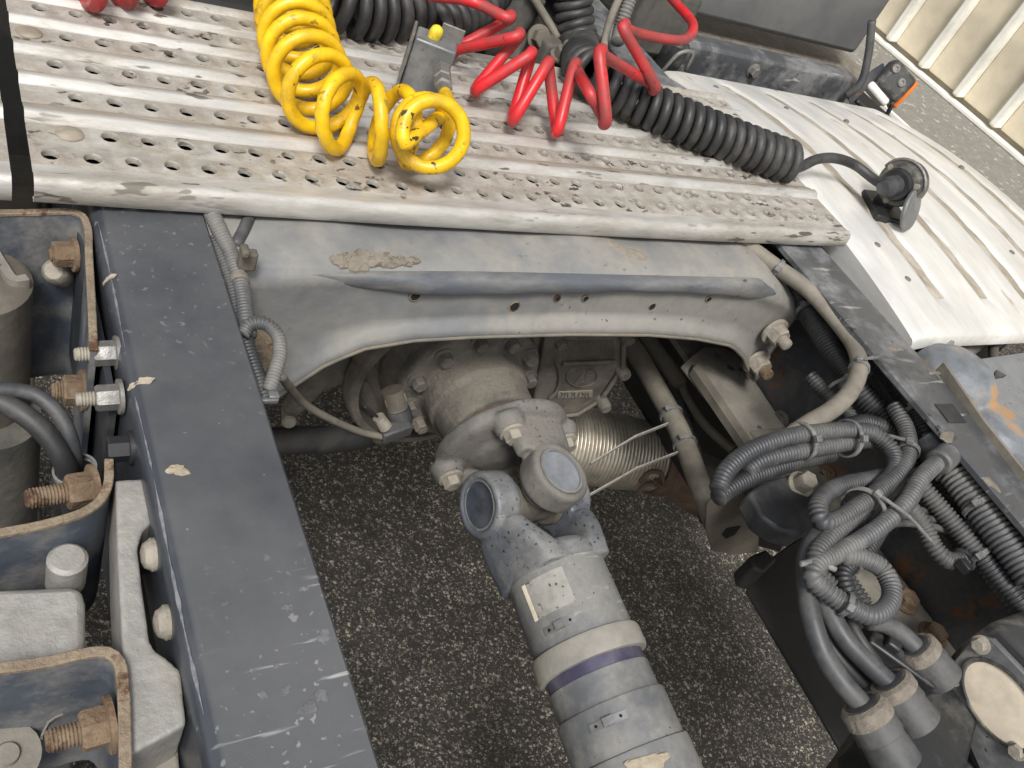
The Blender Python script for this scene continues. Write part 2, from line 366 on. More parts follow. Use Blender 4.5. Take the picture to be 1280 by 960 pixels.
# ---------------------------------------------------------------- setting
g = MB(); S = 120
g.grid([[V(-S, -S, 0), V(S, -S, 0)], [V(-S, S, 0), V(S, S, 0)]])
obj('ground', g, M['asphalt'], ang=0, loc=(0, 0, 0), kind='structure')
# pavement strip and sheet metal wall beside the truck
PAVZ = .02
xe = P(1200, 216, z=PAVZ).x; xw = P(1220, 158, z=PAVZ).x
pv = MB(); pv.box((xe + (xw + 2 - xe)/2, 4, PAVZ/2), (xw + 2 - xe, 40, PAVZ))
pav = obj('pavement', pv, M['paving'], ang=0, loc=(xe, 4, 0), kind='structure')
kb = MB(); kb.box((xe - .014, 4, .013), (.026, 40, .026)); obj('kerb_edge', kb, M['wallr'], pav, bevel=.004)
dc = MB(); dc.box((xe - .23, 4, .003), (.40, 40, .006)); obj('dark_strip', dc, M['void'], pav)  # flat black strip along the kerb
wall = thing('sheet_metal_wall', (xw, 4, PAVZ), 'cream ribbed sheet metal wall on the grey paved strip', 'wall')
mb = MB(); mb.box((xw + .26, 4, 2.2 + PAVZ), (.3, 40, 4.4)); obj('backing', mb, M['wallp'], wall)
mb = MB(); mb.box((xw + .03, 4, PAVZ + .015), (.06, 40, .03)); obj('base_trim', mb, M['wallr'], wall, bevel=.008)
ribs = [P(a, b, z=PAVZ + .03).y for a, b in ((1196, 124), (1251, 164))]
pitch = abs(ribs[0] - ribs[1]); yy = ribs[0] - pitch*14; first = None; fp = None
while yy < ribs[0] + pitch*16:
    if first is None:
        mb = MB(); mb.box((xw + .06, yy, 2.2 + PAVZ), (.10, .05, 4.3)); first = obj('rib', mb, M['wallr'], wall, bevel=.012)
        mb = MB(); mb.box((xw + .095, yy + pitch/2, 2.2 + PAVZ), (.03, pitch - .054, 4.3)); fp = obj('panel', mb, M['wallp'], wall, bevel=.006)
        y0 = yy
    else:
        for q in (first, fp):
            c = q.copy(); COL.objects.link(c); c.parent = wall; c.location = q.location + V(0, yy - y0, 0)
    yy += pitch
# back of the driver's cab
cab = thing('truck_cab', (0, 1.32, .9), 'dark grey lower back of the truck cab behind the hoses', 'truck cab')
mb = MB(); mb.box((-.1, 2.1, 2.2), (2.2, 1.4, 2.4)); obj('cab_shell', mb, M['cabgrey'], cab, bevel=.04)
mb = MB(); mb.box((-.2, 1.39, 1.12), (2.1, .03, .25)); obj('lower_panel', mb, M['dark'], cab, bevel=.006)

# ---------------------------------------------------------------- frame rails
ZR, ZB = .95, .755
def rail(sign, m, label, web_m):
    y0, y1 = -.45, 1.9
    xo, xi, th, r = .3865, .311, .008, .010
    t = thing('frame_rail', (sign*.36, .4, ZB), label, 'frame rail', 'chassis frame rails')
    def arc(cx, cz, rad, a0, a1, n=6): return [(cx + rad*math.cos(R_(a0 + (a1-a0)*i/n)), cz + rad*math.sin(R_(a0 + (a1-a0)*i/n))) for i in range(n+1)]
    pro = [(xi, ZR - .0015), (xi + .0015, ZR)] + arc(xo - r, ZR - r, r, 90, 0) + [(xo, ZR - .06), (xo - th, ZR - .06)] + arc(xo - r, ZR - r, r - th*.8, 0, 90, 3) + [(xi + .0015, ZR - th), (xi, ZR - th + .0015)]
    mb = MB(); ys = [y0 + (y1-y0)*i/40 for i in range(41)]
    mb.rings([[V(sign*a, yq, b) for a, b in pro] for yq in ys])
    obj('top_flange', mb, m, t, ang=40)
    mb = MB(); mb.box((sign*(xo - th/2 - .0005), (y0+y1)/2, (ZR - .06 + ZB - .008)/2), (th - .001, y1 - y0, ZR - .06 - ZB + .008)); obj('web', mb, web_m, t)
    mb = MB(); pb = [(xi, ZB - .008), (xi, ZB), (xo - th - .006, ZB), (xo - th - .001, ZB + .006), (xo - th - .001, ZB - .008)]
    mb.prism([V(sign*a, y0, b) for a, b in pb], (0, y1 - y0, 0)); obj('bottom_flange', mb, M['flange'], t)
    return t
railL = rail(-1, M['rail'], 'wide scratched black frame rail in the left foreground', M['webplain'])
railR = rail(1, M['railr'], 'worn black frame rail running under the wiring at right', M['web'])
# worn line with the fold's highlight painted in, along the outer fold of the left rail
def wear_highlight(y0, y1, w0, sd):
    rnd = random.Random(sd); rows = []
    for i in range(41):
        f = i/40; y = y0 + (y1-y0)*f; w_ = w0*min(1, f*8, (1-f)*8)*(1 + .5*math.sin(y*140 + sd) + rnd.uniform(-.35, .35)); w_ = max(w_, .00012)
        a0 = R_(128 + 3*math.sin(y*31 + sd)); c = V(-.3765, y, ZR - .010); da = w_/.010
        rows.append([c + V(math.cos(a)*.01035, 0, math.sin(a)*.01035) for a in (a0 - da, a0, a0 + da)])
    mb = MB(); mb.grid(rows); obj('worn_edge_highlight', mb, mat('worn_edge_shine', (.20, .205, .22), .45, .2, dirt=(.06, .063, .07), damt=.55, dscale=70, bump=0), railL, ang=60)
wear_highlight(.165, .30, .0007, 1); wear_highlight(.305, .36, .0004, 2); wear_highlight(.40, .52, .0005, 3)
# chips and mud on the rails
mb = MB(); c = P(222, 588, z=ZR); blob(mb, c, (0, 0, 1), .0062, .0042, .0010, 12); obj('mud_chip', mb, M['tan'], railL)
mb = MB(); c = P(175, 478, z=ZR - .001); blob(mb, c, (-.5, 0, 1), .0035, .007, .0006, 5); obj('rust_chip', mb, M['tan'], railL)
mb = MB(); c = P(136, 348, z=ZR - .003); blob(mb, c, (-.9, 0, .6), .002, .005, .0006, 6); obj('rust_chip', mb, M['tan'], railL)
mb = MB()
for i, (a, b, s) in enumerate(((405, 795, .009), (385, 885, .010), (400, 868, .0075), (358, 862, .006), (405, 872, .005), (360, 760, .006), (345, 832, .004), (330, 868, .005))):
    blob(mb, P(a, b, z=ZR), (0, 0, 1), s*.5, s*.42, .0004, 20+i)
for i in range(7):
    rnd = random.Random(300+i); a = rnd.uniform(0, 1); yq = rnd.uniform(.14, .5); xq = rnd.uniform(-.372, -.316)
    blob(mb, V(xq, yq, ZR), (0, 0, 1), rnd.uniform(.0006, .0016), rnd.uniform(.0006, .0012), .0004, 400+i, k=8)
obj('dried_splashes', mb, mat('splash', (.125, .128, .133), .7, dirt=(.07, .07, .075), damt=.5, dscale=90, bump=0), railL, kind='stuff')
for i, (a, b, sx, sy) in enumerate(((1120, 436, .013, .004), (1168, 466, .010, .003), (1185, 545, .012, .006), (1240, 605, .006, .009))):
    mb = MB(); blob(mb, P(a, b, z=ZR), (0, 0, 1), sx, sy, .0005, 50+i); obj('dirt_smear', mb, M['mud'], railR)
mb = MB()
q = PZ(ZR + .0006, (1168, 505), (1190, 505), (1208, 528), (1186, 528)); mb.prism(q, (0, 0, .0005)); obj('bare_patch', mb, M['plastic'], railR)

# ---------------------------------------------------------------- pressed cross member
CY = .48
def curve(pts):
    L = sorted([(p.x, p.z) for p in PY(CY, *pts)])
    def f(x):
        if x <= L[0][0]: return L[0][1]
        for (a, b), (c, d) in zip(L, L[1:]):
            if a <= x <= c: return b + (d-b)*(x-a)/(c-a) if c > a else b
        return L[-1][1]
    return f, L[0][0], L[-1][0]
topf, xa, xb = curve([(250, 330), (300, 322), (340, 320), (400, 318), (430, 320), (560, 330), (700, 330), (800, 332), (880, 334), (930, 342), (970, 358), (992, 376), (1002, 392)])
beadf, _, _ = curve([(250, 352), (380, 350), (450, 356), (560, 363), (640, 361), (800, 358), (900, 363), (950, 373), (978, 384), (1000, 398)])
botf, _, xe2 = curve([(250, 545), (334, 492), (356, 477), (398, 451), (448, 431), (510, 421), (582, 417), (700, 414), (800, 415), (860, 420), (900, 428), (921, 440), (932, 456), (937, 471), (945, 480), (955, 481), (966, 470), (985, 430), (1000, 400)])
def tcap(x): return min(topf(x), .9385 + .0035*min(1, max(0, (x + .29)/.2)))
cm = thing('cross_member', (0, CY + .04, .86), 'large dusty grey pressed steel cross member between the rails under the platform', 'cross member')
N = 130; rows = []
x0, x1 = -.322, xb - .0005
for i in range(N + 1):
    x = x0 + (x1 - x0)*i/N
    zt, zc, zb = topf(x), beadf(x), botf(x) + .0085*min(1, max(0, (x + .30)/.1), max(0, (xb - .035 - x)/.05))
    zt = tcap(x); zb = min(zb, zt - .004); zc = max(min(zc, zt - .002), zb + .002)
    end = min(1, max(0, (x - x1 + .10)/.10))          # right end rolls down and back
    ld = min(1, max(0, (-.10 - x)/.2))
    wob = .0016*math.sin(x*23 + 1) + .0012*math.sin(x*51)
    r = []
    r.append(V(x, CY + .135 - .06*end, zt - .012 - .02*end))
    r.append(V(x, CY + .10 - .05*end, zt + .001 - .006*end))
    r.append(V(x, CY + .05 - .02*end, zt + .003 + .004*ld + wob))
    r.append(V(x, CY + .022, zt + .0025 + wob*.6))
    r.append(V(x, CY + .010, zt + .001))
    r.append(V(x, CY + .003 + .004*ld, zt - .004*(1-ld)))
    r.append(V(x, CY + .006*ld, zc + (zt-zc)*.3))
    r.append(V(x, CY + .003*ld, zc + .001))
    h = zc - zb
    for f in (.06, .2, .4, .6, .78):
        r.append(V(x, CY + .003 - .004*f + wob*.5*f, zc - h*f))
    r.append(V(x, CY - .004, zb + min(.010, h*.2)))
    r.append(V(x, CY - .007, zb + min(.0045, h*.1)))
    r.append(V(x, CY - .0105, zb))
    rows.append(r)
le = []
for r in rows[2:-3]: le.append(r[-1] + V(0, -.0005, -.0012))
lm_ = MB(); lm_.tube(le, .0024, 8); obj('rolled_edge', lm_, mat('rusty_rolled_edge', (.15, .14, .12), .7, 0, dirt=(.22, .19, .14), damt=.5, dscale=22, rust=(.27, .15, .07), ramt=.22, rscale=14, bump=.3), cm, ang=180)
mb = MB(); mb.grid(rows)
obj('pressing', mb, M['cross'], cm, ang=180, solid=.005)
# raised bead along the top of the face
mb = MB(); rg = []
bx0 = P(392, 337, y=CY).x; bx1 = P(990, 380, y=CY).x
for i in range(111):
    f = i/110; x = bx0 + (bx1-bx0)*f
    zt, zc = tcap(x) + .001, beadf(x) - .0028; hh = (zt-zc)/2*min(1, f*7 + .45, (1-f)*6 + .15); am = .0105*min(1, f*6, (1-f)*5)*(1 + .06*math.sin(x*80))
    zm = (zt+zc)/2 - .001; ring = []
    for k in range(13):
        a = math.pi*k/12; ring.append(V(x, CY + .0035 - am*math.sin(a)**.6 - .001, zm + hh*1.02*math.cos(a)))
    ring += [V(x, CY + .012, zm - hh*.9), V(x, CY + .012, zm + hh*.9)]
    rg.append(ring)
mb.rings(rg); obj('pressed_bead', mb, M['bead'], cm, ang=60)
mb = MB()
for i, (a, b, s) in enumerate(((519, 370, 5), (643, 383, 5.5), (697, 373, 3.5), (732, 373, 3.5), (815, 383, 4.5), (886, 374, 3.5))):
    c = P(a, b, y=CY - .0016); r = s*.00082
    h = MB(); h.lathe(c, (0, -1, .1), [(-.004, r*1.3), (.0003, r*1.3), (.0007, r*1.12), (.0007, r*1.02), (-.003, r)], 20); hole = obj('punched_hole', h, M['rustedge'], cm)
    h = MB(); h.lathe(c, (0, -1, .1), [(-.003, r*1.05), (.0005, r*1.05)], 20); obj('hole_interior', h, M['void'], hole)
# dried mud on the ledge
mb = MB()
for a, b, rx, ry, sd in ((440, 322, .010, .006, 1), (462, 318, .016, .007, 2), (490, 321, .016, .006, 3), (520, 327, .010, .004, 4)):
    p = P(a, b, y=CY); blob(mb, V(p.x, CY + .012, tcap(p.x) + .002), (0, -.5, 1), rx, ry*1.5, .004, sd)
obj('mud_clod', mb, M['mud'], cm)
mb = MB(); p = P(803, 318, y=CY); blob(mb, V(p.x, CY + .03, tcap(p.x) + .0040), (0, -.1, 1), .036, .021, .0012, 9, k=26); obj('mud_patch', mb, mat('mud_stain', (.235, .205, .16), .95, 0, dirt=(.18, .155, .12), damt=.5, dscale=50, bump=.5), cm)
# fixing nuts at the right foot, one at the left
for a, b in ((968, 414), (946, 452)):
    bolt(P(a, b, y=CY - .008), (0, -1, .05), .0125, .012, M['dustbolt'], cm, stud=.014, name='nut', sm=M['dustbolt'] if b < 430 else M['rust'])
bolt(P(318, 436, y=CY - .012), (-.2, -1, .1), .013, .014, M['rustedge'], cm, stud=0, name='nut')
# small clip on the left shoulder
mb = MB(); mb.box(P(309, 325, y=CY - .004), (.013, .008, .016)); mb.box(P(306, 314, y=CY - .01), (.006, .01, .007)); obj('clip', mb, M['brown'], cm, bevel=.002)

# ---------------------------------------------------------------- perforated tread platform
PZT = .972
ROWY = [.556, .584, .630, .672, .715, .755, .792]
def platform(name, xl, xr, label, stagger_bolts, hidden=()):
    t = thing(name, ((xl+xr)/2, .53, .945), label, 'tread plate', 'perforated tread plates')
    mb = MB(); pit = .0259; n = 12; hr, ho = .0054, .0092
    def zs(x): return PZT - .0035*max(0, 1 - ((x - .0)/.42)**2) + .0
    def strip(prof, name, m_):           # prof list of (y, dz)
        sb = MB(); xs = [xl + (xr-xl)*i/30 for i in range(31)]
        sb.grid([[V(x, y, zs(x) + dz) for y, dz in prof] for x in xs]); return obj(name, sb, M[m_], t, ang=50)
    lip = [(.540, -.001), (.5335, .0015), (.5300, .0005), (.5272, -.003), (.5262, -.009), (.5268, -.016), (.530, -.0185), (.534, -.017)]
    bands = [(.5465, .5945)] + [(y - .0115, y + .0115) for y in ROWY[2:]]
    strip([(.5465, 0)] + lip, 'front_lip', 'alu')
    for (a0, a1), (b0, b1) in zip(bands, bands[1:]):
        g0 = b0 - a1; rgd = .0055
        strip([(a1, 0), (a1 + g0*.10, .001), (a1 + g0*.24, rgd*.9), (a1 + g0*.36, rgd), (a1 + g0*.50, rgd*.94), (a1 + g0*.56, rgd*.6)], 'ridge', 'alu')
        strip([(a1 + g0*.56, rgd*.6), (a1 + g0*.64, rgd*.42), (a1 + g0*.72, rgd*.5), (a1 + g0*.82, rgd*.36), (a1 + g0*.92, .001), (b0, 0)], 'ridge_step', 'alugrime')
    strip([(bands[-1][1], 0), (bands[-1][1] + .004, .004), (.812, .004), (.815, 0), (.815, -.02)], 'rear_lip', 'alud')
    bolts = []
    for ri, yc in enumerate(ROWY):
        mb = MB()
        lo, hi = (.5465, .570) if ri == 0 else (.570, .5945) if ri == 1 else (yc - .0115, yc + .0115)
        x = xl + .012 - (pit*.5 if ri % 2 else 0) + .002*math.sin(ri*2.3)
        edges = [xl]; cs = []
        while x + pit/2 < xr:
            if x - ho > xl + .001 and x + ho < xr - .002:
                cs.append(x); edges.append(min(x + pit/2, xr))
            x += pit
        edges[-1] = xr
        for ci, c in enumerate(cs):
            e0, e1 = edges[ci], edges[ci+1]
            isb = ci == 0 and ri in stagger_bolts
            z = zs(c)
            sq = []; N2 = n
            for k in range(N2):
                a = 2*math.pi*(k + .5)/N2; ca, sa = math.cos(a), math.sin(a)
                sx = (e1 - c) if ca > 0 else (c - e0); sy = (hi - yc) if sa > 0 else (yc - lo)
                f = min(sx/abs(ca) if abs(ca) > 1e-6 else 9, sy/abs(sa) if abs(sa) > 1e-6 else 9)
                sq.append((c + ca*f, yc + sa*f, ca, sa))
            # snap the corner rays to the corners so neighbours meet
            for cx_, cy_ in ((e1, hi), (e0, hi), (e0, lo), (e1, lo)):
                j = min(range(N2), key=lambda q: (sq[q][0]-cx_)**2 + (sq[q][1]-cy_)**2)
                sq[j] = (cx_, cy_, sq[j][2], sq[j][3])
            rg = [[V(a, b, zs(a)) for a, b, _, _ in sq]]
            rnd = random.Random(int(c*9999) + ri); up = .0016*rnd.uniform(.6, 1.2); rr = hr*rnd.uniform(.93, 1.06)
            for r_, dz in ((ho, .0003), (rr + .0016, up), (rr + .0004, up), (rr, up - .001), (rr - .0001, -.003)):
                rg.append([V(c + ca*r_, yc + sa*r_, z + dz) for _, _, ca, sa in sq])
            mb.rings(rg, caps=False)
            if isb: bolts.append(V(c, yc, z))
        obj('perforated_strip', mb, M['alud'], t, ang=50)
    mb = MB(); mb.box(((xl+xr)/2, .675, .9538), (xr - xl - .01, .25, .002)); obj('hole_shade_sheet', mb, M['void'], t)  # added black sheet, painted shade seen through the holes
    mb = MB()
    # end walls
    for xq in ((xr,) if xl > -.5 else (xl, xr)):
        mb.grid([[V(xq, y, zs(xq)), V(xq, y, zs(xq) - .018)] for y in (.529, .56, .6, .64, .68, .72, .76, .80, .815)])
    o = obj('end_wall', mb, M['alud'], t, ang=50)
    for c in bolts:
        b = MB(); b.lathe(c, (0, 0, 1), [(-.004, .0095), (.0012, .0092), (.003, .0062), (.0036, .003)], 20); obj('rivet', b, M['alugrime'], t)
    for yq in (.56, .78):
        s = MB(); s.box(((xl+xr)/2, yq, .957), (xr - xl - .02, .018, .010)); obj('support_bar', s, M['dark'], t)
    return t
platL = platform('tread_plate', -.421, .409, 'wide silvery perforated tread plate across both frame rails', (1, 4))
platS = platform('tread_plate', -.70, -.4335, 'short end of a second perforated tread plate at the left edge', ())
mb = MB()
for i, (a, b, s) in enumerate(((443, 232, .0055), (432, 226, .003), (300, 187, .004), (170, 178, .004), (505, 243, .0025))):
    blob(mb, P(a, b, z=PZT + .0005), (0, 0, 1), s, s*.7, .0006, 80+i)
obj('scuffs', mb, mat('scuff', (.19, .175, .15), .8, dirt=(.3, .28, .24), damt=.5, dscale=60), platL, kind='stuff')
# ---------------------------------------------------------------- ribbed aluminium cover on the right
cv = thing('ribbed_cover', (.65, .66, .9), 'bright white ribbed aluminium cover right of the frame', 'cover panel')
def cz(y, x): return .968 - .33*(y - .66)**2*(1.0 if y < .66 else 1.25) - (2.2*max(0, x - .91)**1.7) - .12*max(0, .45 - x)
xs = []
gx = [P(a, b, z=.967).x for a, b in ((1011, 198), (1090, 221), (1142, 188))]
GR = [.515, .610, .708, .798, .885]
n0 = 90
prof = sorted(set([.420 + (.995 - .42)*i/70 for i in range(71)] + [g_ + d for g_ in GR for d in (-.014, -.009, 0, .009, .014)]))
rows = []
ysn = [.393 + (.95 - .393)*i/44 for i in range(45)]
for j, y in enumerate(ysn):
    r = []
    if j == 0:
        pass
    for x in prof:
        z = cz(y, x)
        for g_ in GR:
            d = abs(x - g_)
            if d < .014 and .43 < y < .925: z -= .0035*min(1, (.014-d)/.005)*min(1, (y-.43)/.02)
        r.append(V(x, y, z))
    rows.append([V(.4205, y, r[0].z - .03)] + [V(.420, y, r[0].z - .004)] + r[1:] + [V(1.0, y, r[-1].z - .03)])
front = [V(p.x, p.y - .0035, p.z - .004) for p in rows[0]]; front2 = [V(p.x, p.y - .005, p.z - .016) for p in rows[0]]
mb = MB(); mb.grid([front2, front] + rows)
obj('sheet', mb, M['cover'], cv, ang=50)
for g_ in GR:
    mb = MB(); st = []
    for j in range(30):
        y = .445 + (.92 - .445)*j/29; z = cz(y, g_) - .0026; wq = .0088*(1 + .25*math.sin(j*1.7 + g_*40)); st.append([V(g_ - wq, y, z), V(g_ + .001, y, z + .0006), V(g_ + wq*1.05, y, z)])
    mb.grid(st); obj('groove', mb, M['coverdirt'], cv, ang=60)
for a, b in ((1100, 302), (1142, 340), (1268, 312), (985, 178), (1065, 142), (1203, 208), (905, 92), (990, 125)):
    p = P(a, b, z=.967); p.z = cz(p.y, p.x)
    m_ = MB(); m_.lathe(p, (0, 0, 1), [(-.002, .0045), (.0012, .004), (.002, .002)], 12); obj('rivet', m_, M['zinc'], cv)
# ---------------------------------------------------------------- drive shaft
J0 = V(0, .385, .731); AX = V(0, -1, -.115).normalized()
ph = R_(-8)
W0 = AX.cross(V(0, 0, 1)).normalized()        # sideways
U0 = W0.cross(AX).normalized()                # upwards across the shaft
if U0.z < 0: U0 = -U0
if W0.x < 0: W0 = -W0
E1 = (-W0*math.cos(ph) - U0*math.sin(ph)).normalized()      # shaft yoke ears
E2 = (U0*math.cos(ph) - W0*math.sin(ph)).normalized()
E2 = (E2 + W0*.06).normalized()
ds = thing('drive_shaft', J0 + AX*.2, 'dusty blue-grey drive shaft with universal joint running to the bottom edge', 'drive shaft')
def at(t, e=None, r=0): return J0 + AX*t + (e*r if e is not None else V(0, 0, 0))
def yoke(mb, sgn, ear, t_base, secs, boss_r=.0325, out=.060):
    w = AX.cross(ear).normalized()
    for s in (1, -1):
        rg = []
        for t, rad, wd, th in secs:
            c = at(sgn*t, ear, s*rad); ring = []
            for k in range(20):
                a = 2*math.pi*k/20; ca, sa = math.cos(a), math.sin(a)
                ring.append(c + w*(wd/2)*math.copysign(abs(ca)**.6, ca) + ear*(th/2)*math.copysign(abs(sa)**.6, sa))
            rg.append(ring)
        mb.rings(rg)
        mb.lathe(J0, ear*s, [(.031, .001), (.031, boss_r*.94), (.035, boss_r), (out - .003, boss_r), (out, boss_r - .0025), (out, .0255), (out - .0038, .0248), (out - .004, .001)], 36)
secs = [(.080, .022, .090, .046), (.066, .0275, .088, .038), (.050, .0365, .080, .028), (.034, .0425, .066, .024), (.026, .0435, .058, .024)]
mb = MB(); yoke(mb, 1, E1, .08, secs)
mb.lathe(at(.049), AX, [(0, .006), (.004, .028), (.009, .040), (.015, .0450), (.024, .0460), (.045, .0460)], 40)
sy = obj('shaft_yoke', mb, M['shaft'], ds, ang=180, remesh=.0015, smooth=12)
for s, m_ in ((1, 'cap'), (-1, 'cap')):
    b = MB(); b.lathe(J0, E1*s, [(.030, .0247), (.0565, .0247), (.0572, .0225), (.0568, .021), (.0568, .001)], 32); bc = obj('bearing_cap', b, M[m_], sy)
    b = MB(); b.lathe(J0, E1*s, [(.0562, .0245), (.0585, .0245), (.0585, .0222), (.0562, .0222), (.0562, .0245)], 32, caps=False); obj('snap_ring', b, M['shaftd'], bc)
# flange yoke on the gearbox side
mb = MB()
secs2 = [(.068, .046, .078, .030), (.058, .0475, .072, .026), (.045, .0478, .069, .0238), (.034, .0474, .067, .0232), (.0268, .0468, .064, .0225)]
yoke(mb, -1, E2, .07, secs2)
mb.lathe(at(-.058), -AX, [(0, .03), (.002, .064), (.005, .0705), (.014, .0725), (.018, .071), (.018, .02)], 56)
mb.lathe(at(-.050), -AX, [(0, .005), (.004, .030), (.012, .045), (.016, .045)], 40)
for q in range(4):
    a = R_(45 + 90*q + 12); c = E1*math.cos(a) + E2*math.sin(a)
    mb.lathe(at(-.050, c, .060), -AX, [(0, .001), (0, .0145), (.012, .018), (.016, .018)], 20)
fy = obj('flange_yoke', mb, M['yokeb'], ds, ang=180, remesh=.0016, smooth=12)
for s in (1, -1):
    b = MB(); b.lathe(J0, E2*s, [(.030, .0247), (.0568, .0247), (.0574, .0225), (.0570, .021), (.0570, .001)], 32); bc = obj('bearing_cap', b, M['capl'], fy)
    b = MB(); b.lathe(J0, E2*s, [(.0562, .0245), (.0590, .0245), (.0590, .0222), (.0562, .0222), (.0562, .0245)], 32, caps=False); obj('snap_ring', b, M['shaftd'], bc)
for q in range(4):
    a = R_(45 + 90*q + 12); c = E1*math.cos(a) + E2*math.sin(a)
    bolt(at(-.0495, c, .060), AX, .0095, .009, M['dustbolt'], fy, washer=True, name='flange_bolt')
# spider between the yokes
mb = MB()
for e in (E1, E2):
    for s in (1, -1):
        mb.lathe(J0, e*s, [(0, .019), (.022, .019), (.0225, .0235), (.026, .0245), (.0295, .0245), (.030, .022), (.034, .022)], 28)
obj('spider', mb, M['brown'], ds, ang=40)
# tube
mb = MB(); mb.lathe(at(0), AX, [(.078, .043), (.0785, .0468), (.081, .0475), (.150, .0478)], 56); tb = obj('tube', mb, M['shaftd'], ds, ang=30)
mb = MB(); mb.lathe(at(0), AX, [(.1485, .0478), (.1490, .0515), (.152, .0525), (.167, .0525), (.170, .0515), (.1705, .044)], 56); obj('collar', mb, mat('collar_dust', (.21, .20, .178), .7, 0, dirt=(.30, .28, .238), damt=.55, dscale=14, bump=.2), ds, ang=30)
mb = MB(); mb.lathe(at(0), AX, [(.168, .040), (.168, .0462), (.184, .0462)], 56); obj('violet_ring', mb, M['purple'], ds, ang=30)
mb = MB(); mb.lathe(at(0), AX, [(.1805, .0464), (.181, .0472), (.203, .0472), (.2065, .0485), (.2070, .0500), (.210, .0505), (.250, .0505)], 56); obj('sliding_sleeve', mb, M['shaftd'], ds, ang=30)
mb = MB(); mb.lathe(at(0), AX, [(.2485, .0490), (.249, .0530), (.252, .0535), (.75, .0535)], 56); obj('rear_tube', mb, M['shaftr'], ds, ang=30)
# curved name plate and balance clips
def patch(t0, t1, a0, a1, r, th):
    mb = MB(); rows = []
    for i in range(7):
        t = t0 + (t1-t0)*i/6; rows.append([(t, a0 + (a1-a0)*k/8) for k in range(9)])
    def pt(t, a, rr): return at(t) + (U0*math.cos(R_(a)) + W0*math.sin(R_(a)))*rr
    top = [[pt(t, a, r + th) for t, a in row] for row in rows]; bot = [[pt(t, a, r - .001) for t, a in row] for row in rows]
    mb.grid(top); mb.grid(bot)
    mb.grid([top[0], bot[0]]); mb.grid([top[-1], bot[-1]]); mb.grid([[r_[0] for r_ in top], [r_[0] for r_ in bot]]); mb.grid([[r_[-1] for r_ in top], [r_[-1] for r_ in bot]])
    return mb
pm = mat('plate_dust', (.25, .245, .225), .65, .1, dirt=(.34, .325, .29), damt=.5, dscale=26, speck=(.06, .055, .05), samt=.5, sscale=150, bump=.25, bscale=130)
npl = obj('name_plate', patch(.087, .121, -72, -26, .0476, .0006), pm, ds, ang=30)
obj('plate_edge', patch(.087, .121, -78, -73, .0476, .0008), M['beige'], npl, ang=30)
def clip(t, r, a0, parent):
    o = obj('balance_clip', patch(t - .0035, t + .0035, a0 - 19, a0 + 19, r, .0009), M['metalg'], parent, ang=30)
    obj('clip_loop', patch(t - .0035, t + .0035, a0 - 4, a0 + 6, r + .0006, .0032), M['metalg'], o, ang=30, bevel=.001)
    mb = MB()
    for aa in (-12, 13):
        p = at(t) + (U0*math.cos(R_(a0 + aa)) + W0*math.sin(R_(a0 + aa)))*(r + .0008)
        mb.lathe(p, p - at(t), [(0, .0014), (.0006, .0013)], 10)
        obj('clip_hole', mb, M['void'], o); mb = MB()
clip(.134, .0478, -52, tb); clip(.222, .0505, -42, ds)
mb = MB(); p = at(.262) + (U0*math.cos(R_(-22)) + W0*math.sin(R_(-22)))*.0535
blob(mb, p, p - at(.262), .017, .007, .0008, 61, up=AX, k=26); obj('rust_stain', mb, M['tan'], ds)

# ---------------------------------------------------------------- gearbox behind the joint
gb = thing('gearbox', (0.05, .62, .6), 'brown-grey cast gearbox with bolted output flange behind the drive shaft', 'gearbox')
G0 = V(0, .535, .735); GA = V(0, -1, 0)
mb = MB()
mb.lathe(G0 + V(0, .02, 0), GA, [(-.16, .01), (-.16, .095), (-.02, .09), (0, .083), (.012, .083), (.018, .081), (.020, .060), (.026, .0575), (.044, .0560), (.047, .0525), (.078, .0510), (.081, .049), (.081, .02)], 64)
for a in (8, 40, 72, 104, 136, 168, 200, 232, 264, 296, 328):
    c = G0 + V(math.cos(R_(a))*.0705, -.0, math.sin(R_(a))*.0705); mb.lathe(c + V(0, .02, 0), GA, [(-.03, .012), (.017, .012), (.019, .010), (.019, .001)], 18)
hs_ = obj('output_housing', mb, M['cast'], gb, ang=180, remesh=.0017, smooth=2)
for a in (8, 40, 72, 104, 136, 168, 200, 232):
    c = G0 + V(math.cos(R_(a))*.0705, 0, math.sin(R_(a))*.0705); bolt(c + V(0, .001, 0), GA, .0078, .010, M['cast'], hs_, washer=True)
mb = MB(); mb.lathe(G0, GA, [(.054, .03), (.054, .0445), (.076, .0445), (.076, .03)], 48); obj('output_seal', mb, M['exrust'], gb)
mb = MB(); mb.hexa(P(584, 506, y=.492), (-.5, -1, .6), .006, .006); obj('grub_screw', mb, M['dustbolt'], gb)
# round casing shoulder left of the flange
mb = MB()
mb.lathe(V(.01, .60, .71), GA, [(-.2, .01), (-.2, .125), (-.01, .122), (.01, .112), (.018, .105), (.018, .01)], 64)
obj('rear_casing', mb, M['cast'], gb, ang=180, remesh=.003, smooth=4)
mb = MB(); mb.lathe(V(-.005, .60, .70), GA, [(.005, .1105), (.022, .1095), (.025, .107), (.025, .099), (.005, .099)], 64, caps=False); obj('casing_rim', mb, M['cast'], gb, ang=50)
